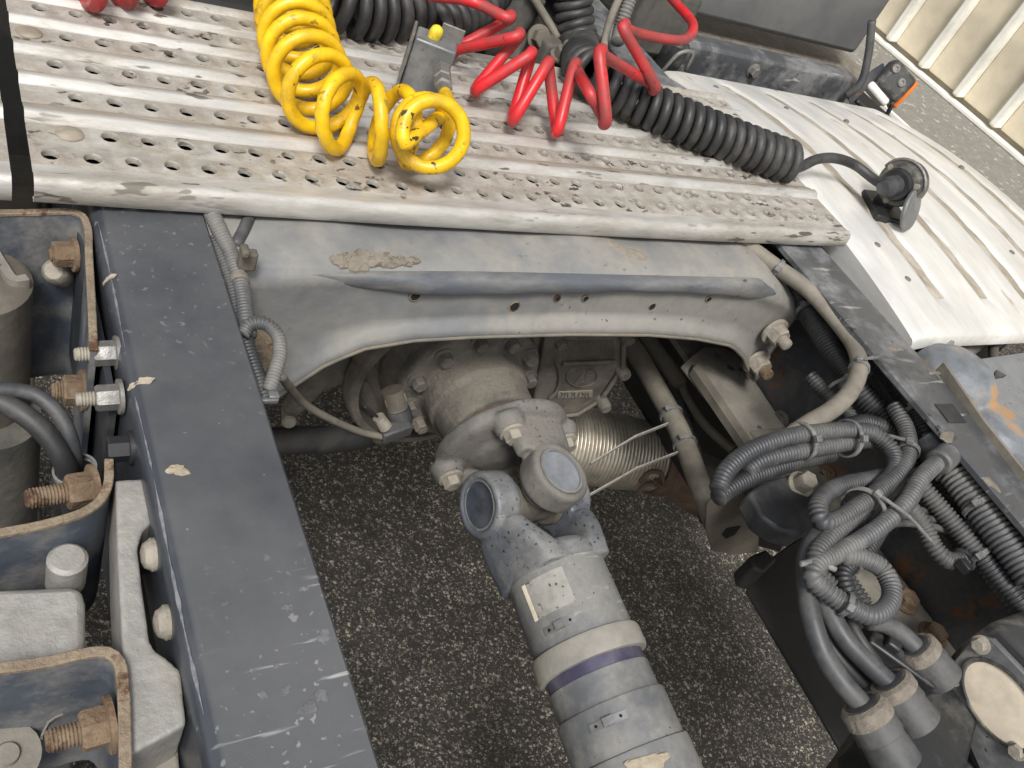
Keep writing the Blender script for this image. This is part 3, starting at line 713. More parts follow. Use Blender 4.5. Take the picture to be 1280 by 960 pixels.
# square side cover with the cast badge
FY = .572
pl = PY(FY, (686, 400), (668, 500), (672, 528), (722, 523), (748, 506), (782, 464), (786, 400))
mb = MB(); mb.prism(pl, (0, .09, 0)); sc_ = obj('side_cover', mb, M['cast'], gb, ang=30, bevel=.003)
def stroke(pts, r, y=FY - .001, n=6, closed=False):
    q = PY(y, *pts); mb = MB(); mb.tube(cr(q, .0025) if len(q) > 2 else q, r, n); return mb
def rimbar(pts, wd):
    mb = MB(); mb.tube(PY(FY - .004, *pts), wd, 8); return mb
obj('cover_rim', rimbar([(780, 420), (779, 458), (752, 498)], .0035), M['cast'], sc_, ang=60)
obj('cover_rim', rimbar([(752, 499), (722, 518), (675, 524)], .003), M['cast'], sc_, ang=60)
obj('cover_rim', rimbar([(703, 455), (768, 452)], .0028), M['cast'], sc_, ang=60)
obj('cover_rim', stroke([(694, 449), (699, 462), (700, 475), (695, 490), (687, 498)], .0028, FY - .003), M['cast'], sc_, ang=60)
mb = MB()
for i in range(20):
    a = 707 + i*3.1; mb.tube(PY(FY - .0006, (a, 426), (a + 3, 449)), .0009, 5)
obj('fine_ribs', mb, M['cast'], sc_, ang=60, kind='stuff')
for a, b, l_, s in ((781, 418, .02, .0085), (776, 461, .022, .0085), (750, 498, .032, .0085), (700, 428, .008, .007)):
    mb = MB(); p = P(a, b, y=FY); mb.lathe(p + V(0, .03, 0), GA, [(0, s*1.1), (.03 + l_*.5, s), (.034 + l_*.5, s*.8), (.034 + l_*.5, .001)], 18); obj('boss', mb, M['cast'], sc_, ang=40)
badge = obj('badge_ring', stroke([(727 + 19*math.cos(R_(t))*1.0 + 3*math.sin(R_(t)), 470.5 + 12.6*math.sin(R_(t)) - 2.5*math.cos(R_(t))) for t in range(0, 375, 15)], .0013), M['cast'], sc_, ang=60)
for pts in ([(720, 464.5), (731, 463.5)], [(731, 463.5), (721, 477)], [(719, 477.5), (730, 476.5)], [(734, 463.5), (731.5, 476.5)], [(734, 463.5), (743, 463)], [(733, 469.5), (740, 469)]):
    obj('badge_letter_stroke', stroke(pts, .0011), M['cast'], badge, ang=60)
cp = PY(FY - .0012, (698, 490), (741, 488), (741, 497), (697, 498)); mb = MB(); mb.prism(cp, (0, .004, 0)); tp = obj('cast_number_bar', mb, M['dustbolt'], sc_, bevel=.0008)
for i in range(9):
    a = 701 + i*4.3; obj('cast_character', stroke([(a, 496), (a + (1.5 if i % 2 else 0), 491)] if i % 3 else [(a, 491), (a + 3, 493), (a, 496)], .0009, FY - .0016), M['cast'], tp, ang=60)
# speed sensor with its plug and grey cable
sn = thing('speed_sensor', P(497, 515, y=.51), 'speed sensor with dark angled plug on the left of the gearbox', 'sensor')
mb = MB(); a = P(490, 487, y=.53); b = P(497, 510, y=.52); mb.cyl(a, b, .0115); obj('sensor_body', mb, M['brown'], sn, ang=40)
mb = MB(); mb.hexa(P(492, 493, y=.528), b - a, .0125, .010); obj('sensor_nut', mb, M['rustedge'], sn)
mb = MB(); c = P(503, 530, y=.512); mb.lathe(b, c - b, [(0, .0118), (.003, .0125), (.016, .0125), (.018, .0115), ((c-b).length, .011)], 18); obj('plug', mb, M['rubberg'], sn, ang=40)
mb = MB()
e = P(476, 545, y=.50); f = P(512, 532, y=.505); d = (f - e); u, v, ax_ = basis(d); mb.box((e + f)/2, (.014, .016, d.length), Matrix((u, v, ax_)).transposed()); obj('angled_head', mb, M['rubberg'], sn, bevel=.002)
mb = MB(); a = P(473, 521, y=.505); b = P(482, 534, y=.50); mb.cyl(a, b, .006, .007); obj('small_fitting', mb, M['dustbolt'], sn, ang=40)
mb = MB(); mb.tube(cr(PY(.505, (472, 521), (464, 514), (455, 508)), .004), .0013, 6); obj('thin_wire', mb, M['rubber'], sn, ang=180)
mb = MB(); mb.tube(cr(path('y', [(352, 470, .44), (362, 484, .455), (385, 508, .48), (420, 527, .49), (452, 540, .497), (478, 546, .50)]), .004), .0036, 10); obj('grey_lead', mb, M['hose'], sn, ang=180)
# cast support arm and pipe left of the gearbox
arm = thing('support_arm', P(410, 470, y=.62), 'dusty forked cast arm in the shade left of the gearbox', 'cast arm')
def arm_sec(pts, y, wd, th):
    mb = MB(); c = cr(PY(y, *pts), .008); mb.strap(c, V(.5, 0, .6), wd, th); return mb
mb = MB()
mb.prism(PY(.60, (388, 470), (398, 452), (440, 428), (470, 425), (470, 500), (452, 505), (440, 492), (425, 484), (408, 489), (375, 522), (362, 526), (356, 520), (372, 494)), (0, .02, 0))
obj('arm_web', mb, M['cast'], arm, bevel=.006, ang=40)
mb = MB(); p = P(361, 524, y=.598); mb.lathe(p, (-.3, -1, .3), [(-.02, .008), (.006, .008), (.008, .006)], 16); obj('arm_pin', mb, M['dustbolt'], arm, ang=40)
mb = MB(); mb.tube(cr(PY(.59, (446, 428), (455, 448), (470, 475), (478, 500), (480, 530), (476, 548)), .006), .012, 12); obj('return_pipe', mb, M['brown'], arm, ang=180)
hp = MB(); hp.tube(cr(PY(.62, (330, 552), (370, 550), (420, 549), (470, 540), (530, 525)), .008), .017, 14); obj('black_pipe', hp, M['rubber'], ang=180, label='thick black rubber pipe crossing under the grey sensor cable', cat='pipe')
# ---------------------------------------------------------------- flexible exhaust pipe
ex = thing('exhaust_pipe', P(760, 570, y=.62), 'golden corrugated flexible exhaust pipe right of the universal joint', 'exhaust pipe')
A = P(672, 548, y=.66); B = P(824, 572, y=.60); D = B - A; L = D.length
pr = []; k = int(L/.0062)
for i in range(k):
    t = L*i/k; bul = .058*(1 - .10*(2*i/k - 1)**2 - .03*(i/k)**6)
    for dt, dr in ((0, 0), (.2, .0022), (.5, .0028), (.8, .0022)): pr.append((t + dt*L/k, bul + dr))
mb = MB(); mb.lathe(A, D, pr, 64); obj('corrugated_hose', mb, M['exhaust'], ex, ang=70)
dn = D.normalized()
mb = MB(); mb.lathe(B, D, [(-.012, .04), (-.012, .058), (-.006, .0615), (.002, .060), (.005, .0625), (.014, .0625), (.016, .056), (.05, .055), (.05, .04)], 48); obj('clamp', mb, M['exrust'], ex, ang=40)
mb = MB(); q = [B + dn*.03, B + dn*.07 + V(0, -.01, -.02), B + dn*.13 + V(.02, -.02, -.05), B + dn*.2 + V(.1, -.02, -.09)]; mb.tube(cr(q, .012), .056, 32); obj('rear_pipe', mb, M['exrust'], ex, ang=180)
bolt(P(815, 598, y=.56), (.2, -1, .2), .008, .012, M['exrust'], ex, name='clamp_bolt', stud=.01)
mb = MB(); mb.tube(cr(PY(.55, (800, 602), (812, 590), (826, 592), (826, 604), (808, 606), (796, 616)), .004), .004, 8); obj('clamp_wire', mb, M['exrust'], ex, ang=180)
# ---------------------------------------------------------------- hoses and coiled cables
def coil(axis, Rr, r, pitch=None, turns=None, ph0=0, n=10, flat=1, lead0=None, lead1=None, pf=None):
    ax = cr(axis, .002); fr = frames(ax); Ls = len(ax) - 1; Lg = sum((b - a).length for a, b in zip(ax, ax[1:]))
    if turns is None: turns = Lg/pitch
    K = int(turns*30); pts = []
    for i in range(K + 1):
        f = i/K; g = pf(f) if pf else f
        q = f*Ls; j = min(int(q), Ls - 1); p = ax[j].lerp(ax[j+1], q - j); u, v, t = fr[j]
        a = 2*math.pi*turns*g + ph0; RR = Rr(f) if callable(Rr) else Rr
        pts.append(p + u*math.cos(a)*RR*flat + v*math.sin(a)*RR)
    if lead0: pts = cr(lead0 + [pts[0]], .003)[:-1] + pts
    if lead1: pts = pts + cr([pts[-1]] + lead1, .003)[1:]
    mb = MB(); mb.tube(pts, r, n); return mb
def depthshift(p, d):          # move a point along its sight line by d metres
    k = (p - CAM).normalized(); return p + k*d
# yellow air hose
ZY = 1.006
yax = path('z', [(362, -60, ZY), (364, -10, ZY), (370, 36, ZY), (380, 76, ZY), (398, 112, ZY), (428, 140, ZY), (464, 152, ZY), (496, 158, ZY), (518, 163, ZY + .001), (534, 167, ZY + .010), (544, 168, ZY + .026)])
yt = thing('coiled_hose', P(400, 120, z=PZT), 'bright yellow coiled air hose lying on the tread plate', 'coiled hose', 'coiled air hoses')
obj('coil', coil(yax, lambda f: .0290 - .004*max(0, f - .8)*5, .0058, turns=14.4, ph0=.6, n=12, lead1=path('z', [(560, 132, 1.024), (556, 116, 1.022)])), M['yellow'], yt, ang=180)
# red air hose
seq = [('m', 535, -6), ('m', 590, 2), ('T', 638, 20), ('B', 567, 66), ('T', 649, 42), ('B', 595, 114), ('T', 664, 66), ('B', 641, 150), ('T', 686, 78), ('B', 695, 165), ('T', 720, 80), ('B', 755, 154), ('T', 752, 63), ('B', 817, 112), ('T', 781, 31), ('m', 815, 46), ('m', 853, 50), ('m', 866, 30), ('m', 845, 4), ('m', 822, -22)]
pts = []; prev = None; sg = 1
HT = {'B': .986, 'T': 1.038, 'm': 1.035}
for k, a, b in seq:
    cur = (k, a, b)
    if prev and 'm' not in (prev[0], k):
        pm_ = P((prev[1]+a)/2, (prev[2]+b)/2, z=1.012 + (.04 if a > 748 else 0)); pts.append(depthshift(pm_, .016*(1 if k == 'B' else -1)))
    q = P(a, b, z=HT[k] + (.040 if a > 748 and k != 'm' else .0) + (.02 if k == 'm' and a > 700 else 0))
    if k in 'TB' and prev:
        # widen the turn a little so that it is round rather than kinked
        e = .0045 if k == 'T' else -.0045
        w1 = depthshift(q, -.011*(1 if k == 'T' else -1)) ; w2 = depthshift(q, .011*(1 if k == 'T' else -1))
        pts += [w1 + V(-.001, 0, -e*.6), q + V(0, 0, e*.2), w2 + V(.001, 0, -e*.6)]
    else: pts.append(q)
    prev = cur
mb = MB(); mb.tube(cr(pts, .003), .0058, 12)
obj('coiled_hose', mb, M['red'], ang=180, label='red stretched coiled air hose above the tread plate', cat='coiled hose', group='coiled air hoses')
mb = coil(path('z', [(80, -30, 1.0), (130, -33, 1.0), (200, -36, 1.0)]), .022, .007, pitch=.03, n=10)
obj('coiled_hose', mb, M['red'], ang=180, label='tips of red hose loops at the top left edge', cat='coiled hose', group='coiled air hoses')
# black spiral cable reaching the socket
bc = thing('spiral_cable', P(860, 170, z=PZT), 'thick black spiral cable stretched over the tread plate to the socket', 'spiral cable', 'black spiral cables')
bax = [P(716, -50, y=.93), P(716, -15, y=.925), P(718, 25, y=.91), P(724, 58, y=.885)] + path('z', [(742, 92, 1.003), (785, 120, .998), (850, 150, .997), (920, 178, .996), (988, 203, .995)])
obj('coil', coil(bax, .0195, .0063, pitch=.0131, n=10, lead1=path('z', [(983, 214, .988), (1000, 209, .992), (1022, 199, 1.0), (1045, 198, 1.004), (1070, 207, 1.002), (1092, 224, 1.0), (1108, 234, 1.004)])), M['rubber'], bc, ang=180)
mb = coil(path('z', [(404, -22, 1.01), (420, -2, 1.0), (455, 10, .995), (500, 12, .995), (535, -2, 1.0), (548, -24, 1.01)]), .027, .0066, pitch=.0155, n=10)
obj('spiral_cable', mb, M['rubber'], ang=180, label='black spiral cable loops behind the yellow hose', cat='spiral cable', group='black spiral cables')
mb = coil(path('z', [(538, 30, .992), (568, 22, .995), (596, 8, 1.0), (622, -18, 1.01)]), .019, .0062, pitch=.0145, n=10)
obj('spiral_cable', mb, M['rubber'], ang=180, label='short black spiral cable behind the metal valve block', cat='spiral cable', group='black spiral cables')
# valve block the yellow hose plugs into
vb = thing('valve_block', P(536, 95, z=PZT), 'small grey metal valve block with yellow plug on the tread plate', 'valve block')
c = P(536, 80, z=.998); rz = Matrix.Rotation(R_(-26), 3, 'Z')
mb = MB(); mb.box(c, (.040, .030, .052), rz); obj('block', mb, M['metalg'], vb, bevel=.002)
mb = MB(); mb.box(c + rz @ V(-.0225, -.001, .002), (.003, .032, .054), rz); obj('side_plate', mb, M['zinc'], vb, bevel=.0006)
mb = MB(); mb.box(c + rz @ V(.012, .010, .032), (.022, .003, .014), rz); obj('upright_plate', mb, M['zinc'], vb, bevel=.0006)
mb = MB(); d = c + V(-.003, .002, .026); mb.lathe(d, (0, -.2, 1), [(0, .006), (.006, .0065), (.010, .0055), (.012, .003)], 14); obj('yellow_plug', mb, M['yplug'], vb, ang=40)
mb = MB(); e = P(553, 92, z=1.012); f = P(555, 120, z=1.018); D2 = f - e; l2 = D2.length
mb.lathe(e, D2, [(-.01, .0085), (l2*.25, .0085), (l2*.27, .007), (l2*.40, .007), (l2*.42, .0085), (l2*.6, .0085), (l2*.62, .006), (l2, .0058)], 6); obj('fitting', mb, M['zinc'], vb, ang=30)
mb = MB(); g2 = P(556, 160, z=1.012); D3 = g2 - f; pr = []
for i in range(14): pr += [(D3.length*i/14, .0048), (D3.length*(i + .5)/14, .0038)]
mb.lathe(f, D3, pr, 12); obj('spring_guard', mb, M['metalg'], vb, ang=60)
# trailer socket on the cover
sk = thing('trailer_socket', P(1132, 245, z=.968), 'black round trailer socket with plugged cable on the ribbed cover', 'socket')
s0 = P(1108, 234, z=1.004); s1 = P(1139, 227, z=1.006); sd = (s1 - s0).normalized()
mb = MB(); mb.lathe(s0, sd, [(-.010, .008), (0, .0085), (.004, .012), (.006, .0125), (.022, .0125), (.024, .015), (.030, .015)], 24); obj('plug', mb, M['rubberg'], sk, ang=40)
mb = MB(); mb.lathe(s0 + sd*.028, sd, [(0, .016), (.002, .026), (.006, .028), (.028, .028), (.030, .025)], 32); obj('housing', mb, M['plasticd'], sk, ang=40)
mb = MB(); mb.lathe(s0 + sd*.022, sd, [(0, .018), (.008, .021), (.010, .021)], 28); obj('bayonet_ring', mb, M['plastic'], sk, ang=40)
u, v, _ = basis(sd)
for k in range(3):
    a = 2*math.pi*k/3 + .5; p = s0 + sd*.033 + (u*math.cos(a) + v*math.sin(a))*.0235; mb = MB(); mb.lathe(p, -sd, [(0, .004), (.004, .0038)], 10); obj('screw', mb, M['dustbolt'], sk)
lid = s0 + sd*.034 - V(0, 0, .016) + V(.006, -.030, 0)
mb = MB(); mb.lathe(lid, (.25, -.8, .42), [(0, .025), (.003, .026), (.005, .024), (.0055, .01)], 28); obj('open_lid', mb, M['metalg'], sk, ang=40)
mb = MB(); mb.tube([s0 + sd*.04 + v*.03*math.cos(t) + u*.03*math.sin(t) for t in [i*.2 - 1.2 for i in range(14)]], .0022, 8); obj('lid_spring_wire', mb, M['zinc'], sk, ang=180)
mb = MB(); mb.prism([s0 + sd*.03 + V(-.024, -.02, -.045), s0 + sd*.03 + V(.03, -.03, -.045), s0 + sd*.05 + V(.035, .03, -.045), s0 + sd*.05 + V(-.02, .03, -.045)], (0, 0, .012)); mb.box(s0 + sd*.045 + V(.0, .004, -.026), (.02, .02, .034)); obj('foot', mb, M['plastic'], sk, bevel=.002)

# ---------------------------------------------------------------- behind the platform
bh = thing('engine_cover', V(-.05, 1.0, .7), 'dark engine cover casting in the gap behind the tread plate', 'engine cover')
mb = MB(); mb.box((-.05, 1.16, .72), (1.0, .40, .36)); obj('cover_body', mb, M['dark'], bh, bevel=.02)
mb = MB()
mb.lathe(P(655, 48, y=.95), (.1, -.6, .5), [(-.1, .001), (-.1, .05), (0, .046), (.01, .04), (.01, .001)], 30); mb.lathe(P(622, 18, y=.97), (.3, -.5, .5), [(-.08, .001), (-.08, .035), (.01, .03), (.01, .001)], 24)
mb.tube(cr(PY(.95, (600, 60), (640, 30), (668, -10)), .01), .02, 12); mb.box(P(690, 70, y=.90), (.06, .05, .05))
obj('bracket_casting', mb, M['darkg'], bh, remesh=.003, smooth=4, ang=180)
bolt(P(673, 47, y=.905), (-.1, -1, .4), .0115, .012, M['brown'], bh); bolt(P(700, 72, y=.86), (0, -.2, 1), .010, .012, M['brown'], bh, stud=.012)
mb = MB(); mb.box(P(478, -6, y=.93), (.22, .02, .06)); obj('grey_bracket', mb, M['darkg'], bh, bevel=.004)
for i, (pts_, r, m_, lb) in enumerate((
    ([(662, -10, .93), (682, 22, .92), (698, 48, .90)], .0052, 'hose', 'thin beige pipe slanting beside the upright spiral cable'),
    ([(778, -10, .92), (765, 18, .91), (757, 45, .90), (754, 62, .88)], .005, 'hose', 'beige twin cable rising between the spiral cable and red hose'),
    ([(792, -12, .92), (783, 12, .91), (775, 36, .90), (772, 52, .88)], .009, 'conduitl', 'short pale ribbed conduit rising beside the beige twin cable'),
    ([(560, -5, .92), (600, 20, .90), (622, 48, .88)], .007, 'darkg', 'dark slanting hose behind the metal valve block'))):
    o = MB(); q = cr(path('y', pts_), .0011 if m_ == 'conduitl' else .004)
    o.tube(q, [r, r, r*.86, r*.86] if m_ == 'conduitl' else r, 12); obj('conduit' if m_ == 'conduitl' else 'pipe', o, M[m_], ang=180, label=lb, cat='conduit' if m_ == 'conduitl' else 'pipe')
lp = MB(); lp.box(P(818, 20, y=1.02), (.10, .06, .10)); obj('filter_box', lp, M['darkg'], bevel=.01, label='dark ribbed box behind the right loop of red hose', cat='box')
# black cross beam with bolts
bm_ = thing('cross_beam', P(940, 95, y=1.0), 'black beam behind the ribbed cover with bolt and hose clip', 'beam')
a = P(770, 70, y=1.0); b = P(1062, 118, y=1.0); zc_ = .93
mb = MB(); mb.box(((a.x + b.x)/2, 1.02, zc_), (b.x - a.x, .045, .055)); obj('beam', mb, M['railr'], bm_, bevel=.006)
bolt(V(P(942, 88, y=.997).x, .9975, zc_ + .006), (0, -1, 0), .009, .008, M['zinc'], bm_)
mb = MB(); q = V(P(838, 65, y=.99).x, .985, zc_ + .01); mb.lathe(q + V(0, 0, -.03), (0, 0, 1), [(0, .02), (.05, .02), (.056, .014)], 20); obj('clamp_block', mb, M['plastic'], bm_, ang=40)
mb = MB(); mb.tube(cr([q + V(-.02, -.02, -.02), q + V(-.01, -.024, .015), q + V(.012, -.024, .02), q + V(.022, -.02, -.01)], .003), .003, 8); obj('wire_clip', mb, M['zinc'], bm_, ang=180)
mb = MB(); q = P(1058, 120, y=.985); mb.tube(cr([q, q + V(.004, -.006, .03), q + V(.0, .01, .07), q + V(-.02, .03, .12)], .005), .007, 10); obj('end_hose', mb, M['rubberg'], bm_, ang=180)
mw = MB(); mw.box((.80, 1.30, .84), (.62, .34, .16)); mw.box((.62, 1.2, .80), (.2, .3, .2)); obj('muddy_step', mw, M['mud'], bevel=.02, label='mud covered step behind the black beam', cat='step')
gp = MB(); gp.box((.70, 1.15, 1.08), (.62, .05, .26)); obj('side_panel', gp, M['cabgrey'], bevel=.01, label='grey plastic panel above the black beam', cat='panel')
# side marker lamp
ml = thing('marker_lamp', P(1120, 112, y=1.0), 'black side marker lamp with amber lens beside the ribbed cover', 'lamp')
p = P(1117, 102, y=1.0)
ln = (V(-.42, -.72, .42)).normalized(); lx = V(0, 0, 1).cross(ln).normalized(); lx = -lx if lx.x < 0 else lx; lz = -(ln.cross(lx)).normalized()
lz = -lz if lz.z < 0 else lz
lx, lz = (lx*.93 - lz*.36).normalized(), (lz*.93 + lx*.36).normalized()
rm = Matrix((lx, -ln, lz)).transposed()
mb = MB(); mb.box(p, (.060, .033, .056), rm); obj('housing', mb, M['plasticd'], ml, bevel=.010)
mb = MB(); mb.box(p + rm @ V(.033, .009, 0), (.010, .030, .060), rm); obj('amber_lens', mb, M['orange'], ml, bevel=.006)
mb = MB(); mb.box(p + rm @ V(-.006, .006, -.034), (.052, .030, .016), rm); obj('clear_lens', mb, M['lens'], ml, bevel=.006)
for dx in (-.020, .006):
    mb = MB(); mb.lathe(p + rm @ V(dx, -.0172, .004 - dx*.3), rm @ V(0, -1, 0), [(0, .0085), (.003, .0068), (.003, .004), (.001, .003)], 16); obj('screw', mb, M['zinc'], ml, ang=40)
mb = MB(); e = P(1060, 124, y=1.01); f = p + V(-.02, .02, .01); mb.strap([e, (e+f)/2 + V(0, 0, .012), f], V(0, .3, 1), .022, .004); obj('bracket', mb, M['web'], ml)
mb = MB(); mb.tube(cr([p + rm @ V(.02, -.018, -.03), p + V(.0, -.03, -.055), p + V(-.05, -.035, -.05), p + V(-.10, -.03, -.035)], .005), .004, 8); obj('lead', mb, M['rubber'], ml, ang=180)

# box under the ribbed cover
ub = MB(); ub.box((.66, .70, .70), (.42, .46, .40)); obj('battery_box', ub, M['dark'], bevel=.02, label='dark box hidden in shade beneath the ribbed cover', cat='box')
# small things in the gap between rail and cover
cy_ = thing('round_canister', P(1138, 400, z=.88), 'dark round canister in the gap beside the ribbed cover', 'canister')
mb = MB(); mb.lathe(P(1098, 362, z=.90), (.55, -1, -.1), [(0, .02), (.004, .026), (.02, .026), (.022, .021), (.030, .021), (.032, .026), (.085, .026), (.088, .018), (.10, .010)], 28); obj('can', mb, M['darkg'], cy_, ang=40)
mb = MB(); mb.tube(cr(PZ(.90, (1075, 330), (1088, 345), (1092, 372), (1090, 390)), .005), .012, 12); obj('elbow', mb, M['brown'], cy_, ang=180)
mb = MB(); mb.lathe(P(1028, 300, z=.93), (.2, -.4, .9), [(-.02, .012), (.006, .012), (.009, .008)], 16); obj('rubber_buffer', mb, M['bluepanel'], ang=40, label='small grey rounded bump stop under the tread plate corner', cat='bump stop')
mb = MB(); mb.lathe(P(1181, 424, z=.93), (.4, -.2, .5), [(-.03, .012), (-.006, .016), (.004, .014), (.009, .006)], 20); obj('rubber_bulb', mb, M['bluepanel'], ang=60, label='pale rounded cap peeking under the cover front edge', cat='cap')
mb = MB(); mb.tube(cr(PZ(.90, (1165, 455), (1195, 445), (1225, 428), (1238, 424), (1245, 432)), .005), .010, 12); obj('pipe', mb, M['hose'], ang=180, label='bent beige pipe under the front edge of the cover', cat='pipe')
mb = MB(); mb.tube(cr(PZ(.91, (1243, 455), (1242, 435), (1250, 415), (1262, 400)), .005), .006, 12); obj('pipe', mb, M['brown'], ang=180, label='thin brown pipe rising beside the bent beige pipe', cat='pipe')
mb = MB(); mb.box(P(1168, 447, z=.925), (.010, .012, .010)); obj('blue_clip', mb, M['blue'], bevel=.002, label='small bright blue plastic clip beside the right rail', cat='clip')
mb = MB(); mb.tube(cr(PZ(.905, (1130, 408), (1146, 424), (1158, 438), (1172, 450), (1180, 465)), .005), .009, 12); obj('cable', mb, M['rubber'], ang=180, label='black cable bundle squeezed between right rail and cover', cat='cable')
# panel and rusty strut head at right
pn = MB(); pn.prism(PZ(.925, (1196, 452), (1300, 437), (1330, 640), (1262, 560)), (0, 0, -.20)); obj('deck_panel', pn, M['bluepanel'], bevel=.002, label='flat blue-grey steel panel at the right edge below the cover', cat='panel')
sh = thing('strut_head', P(1205, 480, z=.93), 'rounded blue-grey strut head with orange rust beside the right rail', 'strut')
mb = MB(); q = P(1212, 505, z=.92)
mb.lathe(q + V(.0, .03, -.02), (0, 0, 1), [(0, .001), (0, .052), (.02, .05), (.040, .043), (.052, .028), (.054, .001)], 36); mb.lathe(q + V(.012, -.04, -.02), (0, 0, 1), [(0, .001), (0, .046), (.02, .042), (.034, .03), (.036, .001)], 30)
obj('dome', mb, M['rustpatch'], sh, remesh=.0025, smooth=6, ang=180)
mb = MB(); mb.strap(PZ(.952, (1176, 458), (1225, 530), (1290, 612)), V(0, 0, 1), .012, .004); obj('edge_strip', mb, M['hose'], sh)
mb = MB(); mb.prism(PZ(.94, (1243, 472), (1258, 469), (1246, 462)), (0, 0, -.004)); obj('pointed_lug', mb, M['plastic'], sh)
# ---------------------------------------------------------------- corrugated conduits and cables at right
def conduit(pts, r, m_, label, key='z', pitch=.0040, cat='conduit', group='corrugated wiring conduits', name='corrugated_conduit'):
    q = cr(path(key, pts), pitch/4); mb = MB(); mb.tube(q, [r*.97, r, r*.97, r*.72], 14)
    return obj(name, mb, M[m_], ang=180, loc=q[0], label=label, cat=cat, group=group), q
def cable(pts, r, m_, label, key='z', name='cable', cat='cable', group=None, n=12):
    q = cr(path(key, pts), .004); mb = MB(); mb.tube(q, r, n)
    return obj(name, mb, M[m_], ang=180, loc=q[0], label=label, cat=cat, group=group), q
def tie(parent, q, f, r, m_='tie', head=None, tail=0, ecc=None, w=.0045):
    """cable tie around path q at fraction f"""
    i = int(f*(len(q)-1)); p = q[i]; t = (q[min(i+3, len(q)-1)] - q[max(i-3, 0)]).normalized()
    if ecc is not None: p = p + ecc
    u, v, _ = basis(t); mb = MB()
    mb.lathe(p, t, [(-w/2, r*.98), (-w/2, r + .0012), (w/2, r + .0012), (w/2, r*.98)], 28, caps=False)
    o = obj('cable_tie', mb, M[m_], parent, ang=40)
    view = (CAM - p).normalized(); d = (view - t*view.dot(t)).normalized()
    if head is not None: d = (d + head).normalized(); d = (d - t*d.dot(t)).normalized()
    s = t.cross(d); hb = MB(); hb.box(p + d*(r + .003), (.0065, .0065, .005), Matrix((t, s, d)).transposed()); h = obj('tie_head', hb, M[m_], o, bevel=.0008)
    if tail:
        tb_ = MB(); a = p + d*(r + .003); tb_.strap([a, a + s*tail*.5 + d*.004, a + s*tail], t, w*.8, .0012); obj('tie_tail', tb_, M[m_], h)
    return o
ZH = .918
c1, q1 = conduit([(900, 278, .915), (935, 303, .912), (975, 340, .91), (1012, 392, .905), (1045, 445, .902), (1075, 490, .90), (1105, 522, .898), (1140, 575, .885), (1180, 640, .87), (1215, 690, .86)], .0135, 'conduitd', 'thick dark conduit along the inner edge of the right rail')
tie(c1, q1, .33, .0140); tie(c1, q1, .56, .0140, 'tie', tail=.03)
c2, q2 = conduit([(985, 320, .925), (1020, 358, .924), (1065, 415, .922), (1108, 465, .921), (1140, 508, .92), (1160, 548, .918), (1178, 575, .917)], .0115, 'conduitd', 'dark conduit squeezed directly beside the right rail edge')
tie(c2, q2, .80, .0118, 'tiel'); tie(c2, q2, .93, .0122, 'tiel')
bh_, qb = cable([(905, 286, .944), (930, 304, .943), (968, 332, .941), (1010, 362, .940), (1045, 400, .938), (1068, 432, .936), (1074, 458, .934), (1064, 488, .930), (1040, 512, .925), (1010, 530, .918), (985, 548, .908)], .0088, 'hose', 'beige dusty hose curving in a hook beside the right rail', name='hose', cat='hose')
tie(bh_, qb, .20, .0092); tie(bh_, qb, .61, .0092, tail=-.05)
c3, q3 = conduit([(1176, 570, .925), (1196, 596, .924), (1220, 628, .923), (1250, 668, .922), (1290, 722, .92)], .0150, 'conduitl', 'thick pale conduit beside the right rail at the frame edge', pitch=.0052)
tie(c3, q3, .45, .0153, 'tie')
# branch fitting of the thick conduit
tf = thing('branch_fitting', q3[0], 'grey plastic branch fitting where pale conduits meet beside right rail', 'fitting')
d3 = (q3[20] - q3[0]).normalized(); mb = MB(); mb.lathe(q3[0] - d3*.022, d3, [(0, .012), (.002, .0155), (.012, .0165), (.03, .0165), (.034, .0175), (.04, .0175), (.041, .014)], 24); obj('sleeve', mb, M['conduit'], tf, ang=40)
bp_ = P(1178, 574, z=.938); mb = MB(); mb.lathe(bp_, P(1160, 590, z=.935) - bp_, [(-.012, .009), (-.010, .0125), (.008, .0125), (.010, .0105)], 20); obj('branch_socket', mb, M['conduitl'], tf, ang=40)
c4, q4 = conduit([(1172, 577, .936), (1152, 597, .932), (1133, 628, .925), (1108, 652, .916), (1078, 674, .91), (1046, 692, .906), (1022, 706, .904), (1016, 722, .902), (1032, 738, .90), (1058, 756, .90), (1086, 769, .90), (1108, 760, .90), (1115, 738, .901), (1103, 712, .902), (1080, 698, .904), (1054, 694, .905)], .0083, 'conduitl', 'pale conduit from the branch fitting forming the low hanging loop')
tie(c4, q4, .66, .0092, 'tie')
c5, q5 = conduit([(1118, 508, .924), (1132, 535, .923), (1136, 560, .922), (1128, 585, .919), (1106, 608, .915), (1074, 632, .912), (1046, 650, .91), (1028, 652, .91), (1022, 638, .91), (1032, 618, .908), (1056, 606, .905), (1085, 600, .902), (1110, 594, .9)], .0084, 'conduit', 'grey conduit bending back in a tight hook left of the bundle')
tie(c5, q5, .16, .0094, 'tie', tail=.05, head=V(-.5, 0, .5))
c6, q6 = conduit([(898, 612, .90), (906, 592, .905), (928, 570, .91), (960, 554, .914), (1008, 542, .918), (1058, 538, .92), (1092, 543, .92), (1114, 562, .919), (1118, 585, .916), (1098, 612, .912), (1062, 648, .908), (1034, 676, .905), (1020, 696, .903), (1022, 716, .90), (1038, 734, .898)], .0083, 'conduit', 'grey conduit arching across the top of the wiring loop')
tie(c6, q6, .285, .0175, 'tie', ecc=V(0, -.002, -.009)); tie(c6, q6, .42, .0172, 'tie', ecc=V(0, -.002, -.009)); tie(c6, q6, .74, .019, 'tie', tail=-.06, ecc=V(.006, 0, -.004))
